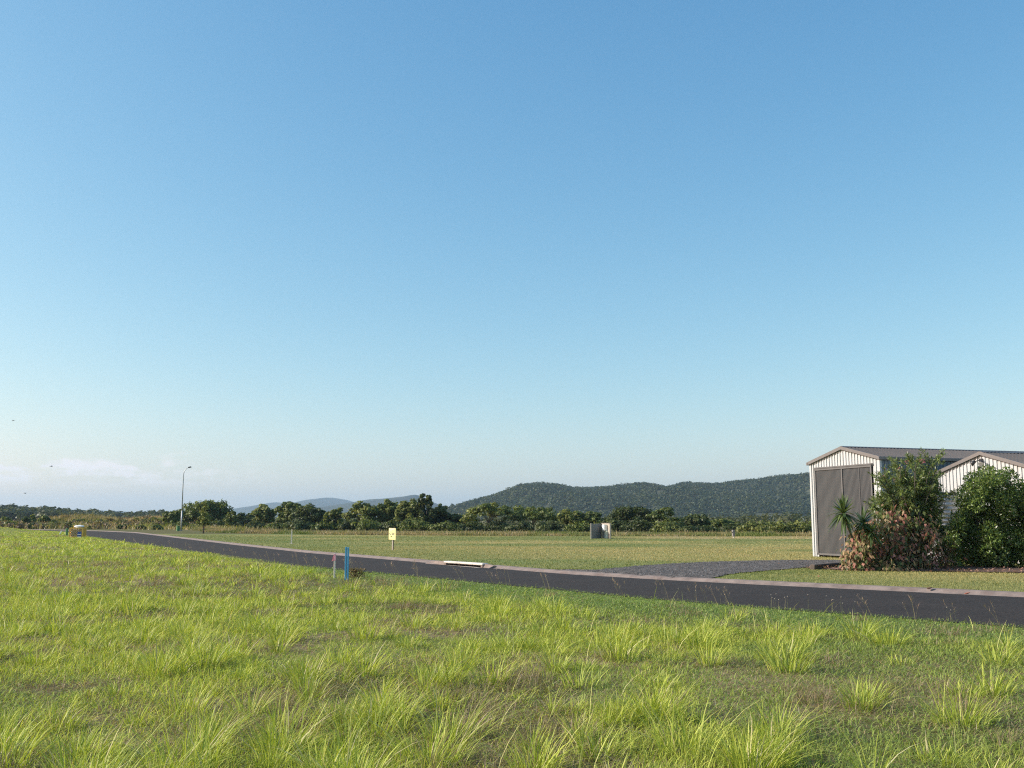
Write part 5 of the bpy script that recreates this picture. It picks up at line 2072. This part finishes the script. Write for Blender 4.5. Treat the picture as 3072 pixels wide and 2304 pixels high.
def wall_between(p, q, z0, z1, th, name, mat, par, slats=0):
    d = q - p
    L = float(np.linalg.norm(d))
    M_ = frame((p[0], p[1], 0), d)
    m_ = MB()
    if slats:
        for i in range(slats):
            a_, b_ = L * i / slats + 0.006, L * (i + 1) / slats - 0.006
            m_.box(a_, b_, -th / 2, th / 2, z0, z1 - 0.008 * ((i * 7) % 3), M_)
        m_.box(0, L, th / 2 + 0.001, th / 2 + 0.04, z0 + 0.25, z0 + 0.33, M_)
        m_.box(0, L, -th / 2 - 0.04, -th / 2 - 0.001, z0 + (z1 - z0) * 0.45, z0 + (z1 - z0) * 0.5, M_)
    else:
        m_.box(0, L, -th / 2, th / 2, z0, z1, M_)
    return m_.build(name, mat, par), M_, L


wall_between(Lp + (Cp - Lp) * 0.04, Lp + (Cp - Lp) * 0.97, 0.0, EH, 0.03, "side_screen", M_grey_shaded, enc, 9)  # side screen's shade is put into its darker board colour
pnl, MR, LR = wall_between(Cp + (Rp - Cp) * 0.02, Rp - (Rp - Cp) * 0.03, 0.0, EH, 0.03, "mounting_panel", M_board, enc, 9)
for p_, w_ in ((Lp, 0.10), (Rp, 0.13)):
    MB().box(p_[0] - w_ / 2, p_[0] + w_ / 2, p_[1] - w_ / 2, p_[1] + w_ / 2, -0.05, EH + 0.03).build("post", M_board, enc, bevel=0.008)
MB().box(0.02, LR - 0.06, -0.07, 0.05, EH + 0.004, EH + 0.05, MR).build("capping", M_board, enc)
# boxes hang on the side facing the sun (local -y of the panel frame)
sgn = -1
mbx = MB().box(LR * 0.40, LR * 0.70, -0.32, -0.056, EH * 0.54, EH * 0.93, MR).build("meter_box", M_white, enc, bevel=0.01)
MB().box(LR * 0.43, LR * 0.67, -0.333, -0.321, EH * 0.57, EH * 0.90, MR).build("lid", M_white, mbx)
MB().box(LR * 0.52, LR * 0.78, -0.17, -0.056, 0.0, EH * 0.52, MR).build("cable_duct", M_palegreen, enc, bevel=0.01)
tag(enc, "low timber screen with a white meter box at the back of the field", "meter screen")

# small grey cabinet on a short post
q = G(2201, 1615, 0.06)
z = float(gz(*q))
k = q[1] / F
gc = empty("post_cabinet", (q[0], q[1], z), R(12))
MB().box(-0.045, 0.045, -0.045, 0.045, -0.03, 5.5 * k).build("post", M_stake, gc)
MB().box(-3.2 * k, 3.2 * k, -0.10, 0.10, 5.5 * k, 23 * k, None, 1.25).build("body", M_grey_shaded, gc, bevel=0.012)
MB().box(-4.2 * k, 4.2 * k, -0.14, 0.14, 23 * k + 0.001, 24.4 * k, None, 0.85).build("lid", M_grey_shaded, gc)
MB().tube([(-5.2 * k, -0.04, 17 * k), (-3.2 * k, -0.04, 17 * k)], 0.06, 8).build("fitting", M_black, gc)
tag(gc, "small dark grey cabinet on a short post at the back of the field", "cabinet")

# ------------------------------------------------------------------ young staked tree
q = G(611, 1601, 0.05)
g0 = float(gz(*q))
k = q[1] / F
yt = empty("young_tree", (q[0], q[1], g0))
HtY = 92 * k
tb = MB()
tb.tube([(0, 0, -0.05), (0.01, 0, HtY * 0.3), (0.03, 0, HtY * 0.6), (0.06, 0, HtY * 0.9)], [0.065, 0.06, 0.04, 0.015], 8)
cen, rad = [], []
for i in range(34):
    t = rng.uniform(0.32, 1.0)
    r = 14.5 * k * (1 - (t - 0.32) / 0.75) ** 0.8 * rng.uniform(0.1, 0.95) + 0.05
    a_ = rng.uniform(0, 6.3)
    cen.append((r * math.cos(a_), r * math.sin(a_), HtY * t))
    rad.append(rng.uniform(0.2, 0.34))
    if i % 2 == 0:
        tb.tube([(0.02, 0, HtY * (t - 0.06)), cen[-1]], [0.02, 0.008], 5)
for dx_, zz in ((20, 0.44), (24, 0.48), (-22, 0.37), (-19, 0.34), (14, 0.36)):
    cen.append((dx_ * k * 0.85, rng.normal(0, 0.1), HtY * zz))
    rad.append(0.22)
    tb.tube([(0.0, 0, HtY * (zz - 0.06)), cen[-1]], [0.025, 0.008], 5)
tb.build("trunk", M_barkdark, yt, smooth=True)
V, Qd, C_ = clump_cloud(np.array(cen), np.array(rad), 46, 0.085, 0.7, 0.4, 0.2, (0.15, 0.18, 0.05), (0.28, 0.29, 0.09))
mesh_obj("crown", V, Q=Qd, mat=M_leaf, col=C_, parent=yt)
MB().box(-0.12, -0.06, -0.03, 0.03, -0.05, HtY * 0.33).build("stake", M_barkdark, yt)
tag(yt, "young pale green tree with a bare dark trunk standing on the mown grass", "tree")

# ------------------------------------------------------------------ fallen leaves on the kerb and road
def curled_leaf(name, px, py, g, L, W, mat, rot, label):
    q = G(px, py, g)
    m_ = MB()
    n_ = 7
    vs, fs = [], []
    for i in range(n_):
        t = i / (n_ - 1)
        w_ = W * math.sin(math.pi * min(max(t, 0.04), 0.97)) ** 0.8 / 2
        lift = 0.45 * L * (t - 0.3) ** 2
        for s in (-1, 0, 1):
            vs.append(Vector((L * (t - 0.5), s * w_, lift + abs(s) * w_ * 0.7 + 0.006)))
    for i in range(n_ - 1):
        for j in range(2):
            fs.append((i * 3 + j, i * 3 + j + 1, i * 3 + j + 4, i * 3 + j + 3))
    m_.add(vs, fs)
    o = m_.build(name, mat, None, smooth=True)
    o.location = (q[0], q[1], g)
    o.rotation_euler = (0, 0, rot)
    md = o.modifiers.new("thickness", "SOLIDIFY")
    md.thickness = 0.004
    tag(o, label, "fallen leaf")


curled_leaf("fallen_leaf", 2789, 1768, 0.085, 0.17, 0.10, M_deadleaf, 0.4, "curled dark brown leaf lying on the kerb near the right edge")
curled_leaf("fallen_leaf", 2902, 1783, 0.03, 0.14, 0.07, M_orangeleaf, 0.1, "orange fallen leaf lying where the kerb meets the road")
curled_leaf("fallen_leaf", 2456, 1731, 0.125, 0.12, 0.06, M_orangeleaf, 1.4, "orange fallen leaf lying on the mown verge below the sheds")

# ------------------------------------------------------------------ birds
for (px, py, Yb, lab) in [(40, 1262, 95, "tiny dark bird highest above the cloud bank at the left"), (155, 1399, 90, "tiny dark bird flying in front of the cloud bank"), (76, 1480, 100, "tiny dark bird lowest, just above the left treeline")]:
    p = P(px, py, Yb)
    m_ = MB()
    m_.tube([(0, -0.09, 0), (0, -0.05, 0.0), (0, 0.02, 0), (0, 0.10, 0.0), (0, 0.16, 0)], [0.008, 0.026, 0.032, 0.016, 0.01], 7)
    for s in (-1, 1):
        m_.add([Vector(v) for v in [(s * 0.02, -0.035, 0.01), (s * 0.02, 0.04, 0.01), (s * 0.10, 0.02, 0.05), (s * 0.10, -0.045, 0.05), (s * 0.2, 0.03, 0.035), (s * 0.2, 0.01, 0.035),
                                    (s * 0.02, -0.035, 0.018), (s * 0.02, 0.04, 0.018), (s * 0.10, 0.02, 0.058), (s * 0.10, -0.045, 0.058), (s * 0.2, 0.03, 0.04), (s * 0.2, 0.01, 0.04)]],
               [(0, 1, 2, 3), (3, 2, 4, 5), (6, 7, 8, 9), (9, 8, 10, 11), (0, 3, 9, 6), (1, 2, 8, 7), (3, 5, 11, 9), (2, 4, 10, 8), (4, 5, 11, 10)])
    m_.add([Vector(v) for v in [(-0.012, 0.14, 0), (0.012, 0.14, 0), (0.03, 0.22, 0), (-0.03, 0.22, 0), (0, 0.14, 0.008), (0, 0.21, 0.008)]], [(0, 1, 2, 3), (0, 4, 5, 3), (1, 4, 5, 2)])
    o = m_.build("flying_bird", M_bird, None, smooth=True)
    o.location = tuple(p)
    o.rotation_euler = (0, 0, rng.uniform(-0.6, 0.6) + math.pi / 2)
    tag(o, lab, "bird", "small birds in the sky")

# ------------------------------------------------------------------ air
HAZE = 1.05e-4
m, nt, out = new_mat("air_haze")
pv = N(nt, "ShaderNodeVolumePrincipled")
pv.inputs["Color"].default_value = (0.58, 0.80, 1.0, 1)
pv.inputs["Density"].default_value = HAZE
pv.inputs["Anisotropy"].default_value = 0.2
nt.links.new(pv.outputs[0], out.inputs["Volume"])
hz = MB()
hz.box(-8600, 8600, -280, 11600, -2.2, 250)
o = hz.build("haze", m, None)
tag(o, "thin pale haze in the air over the whole landscape", "haze", kind="stuff")
print("blades", GB.n, "tufts", tcount, "lawn", LB.n)
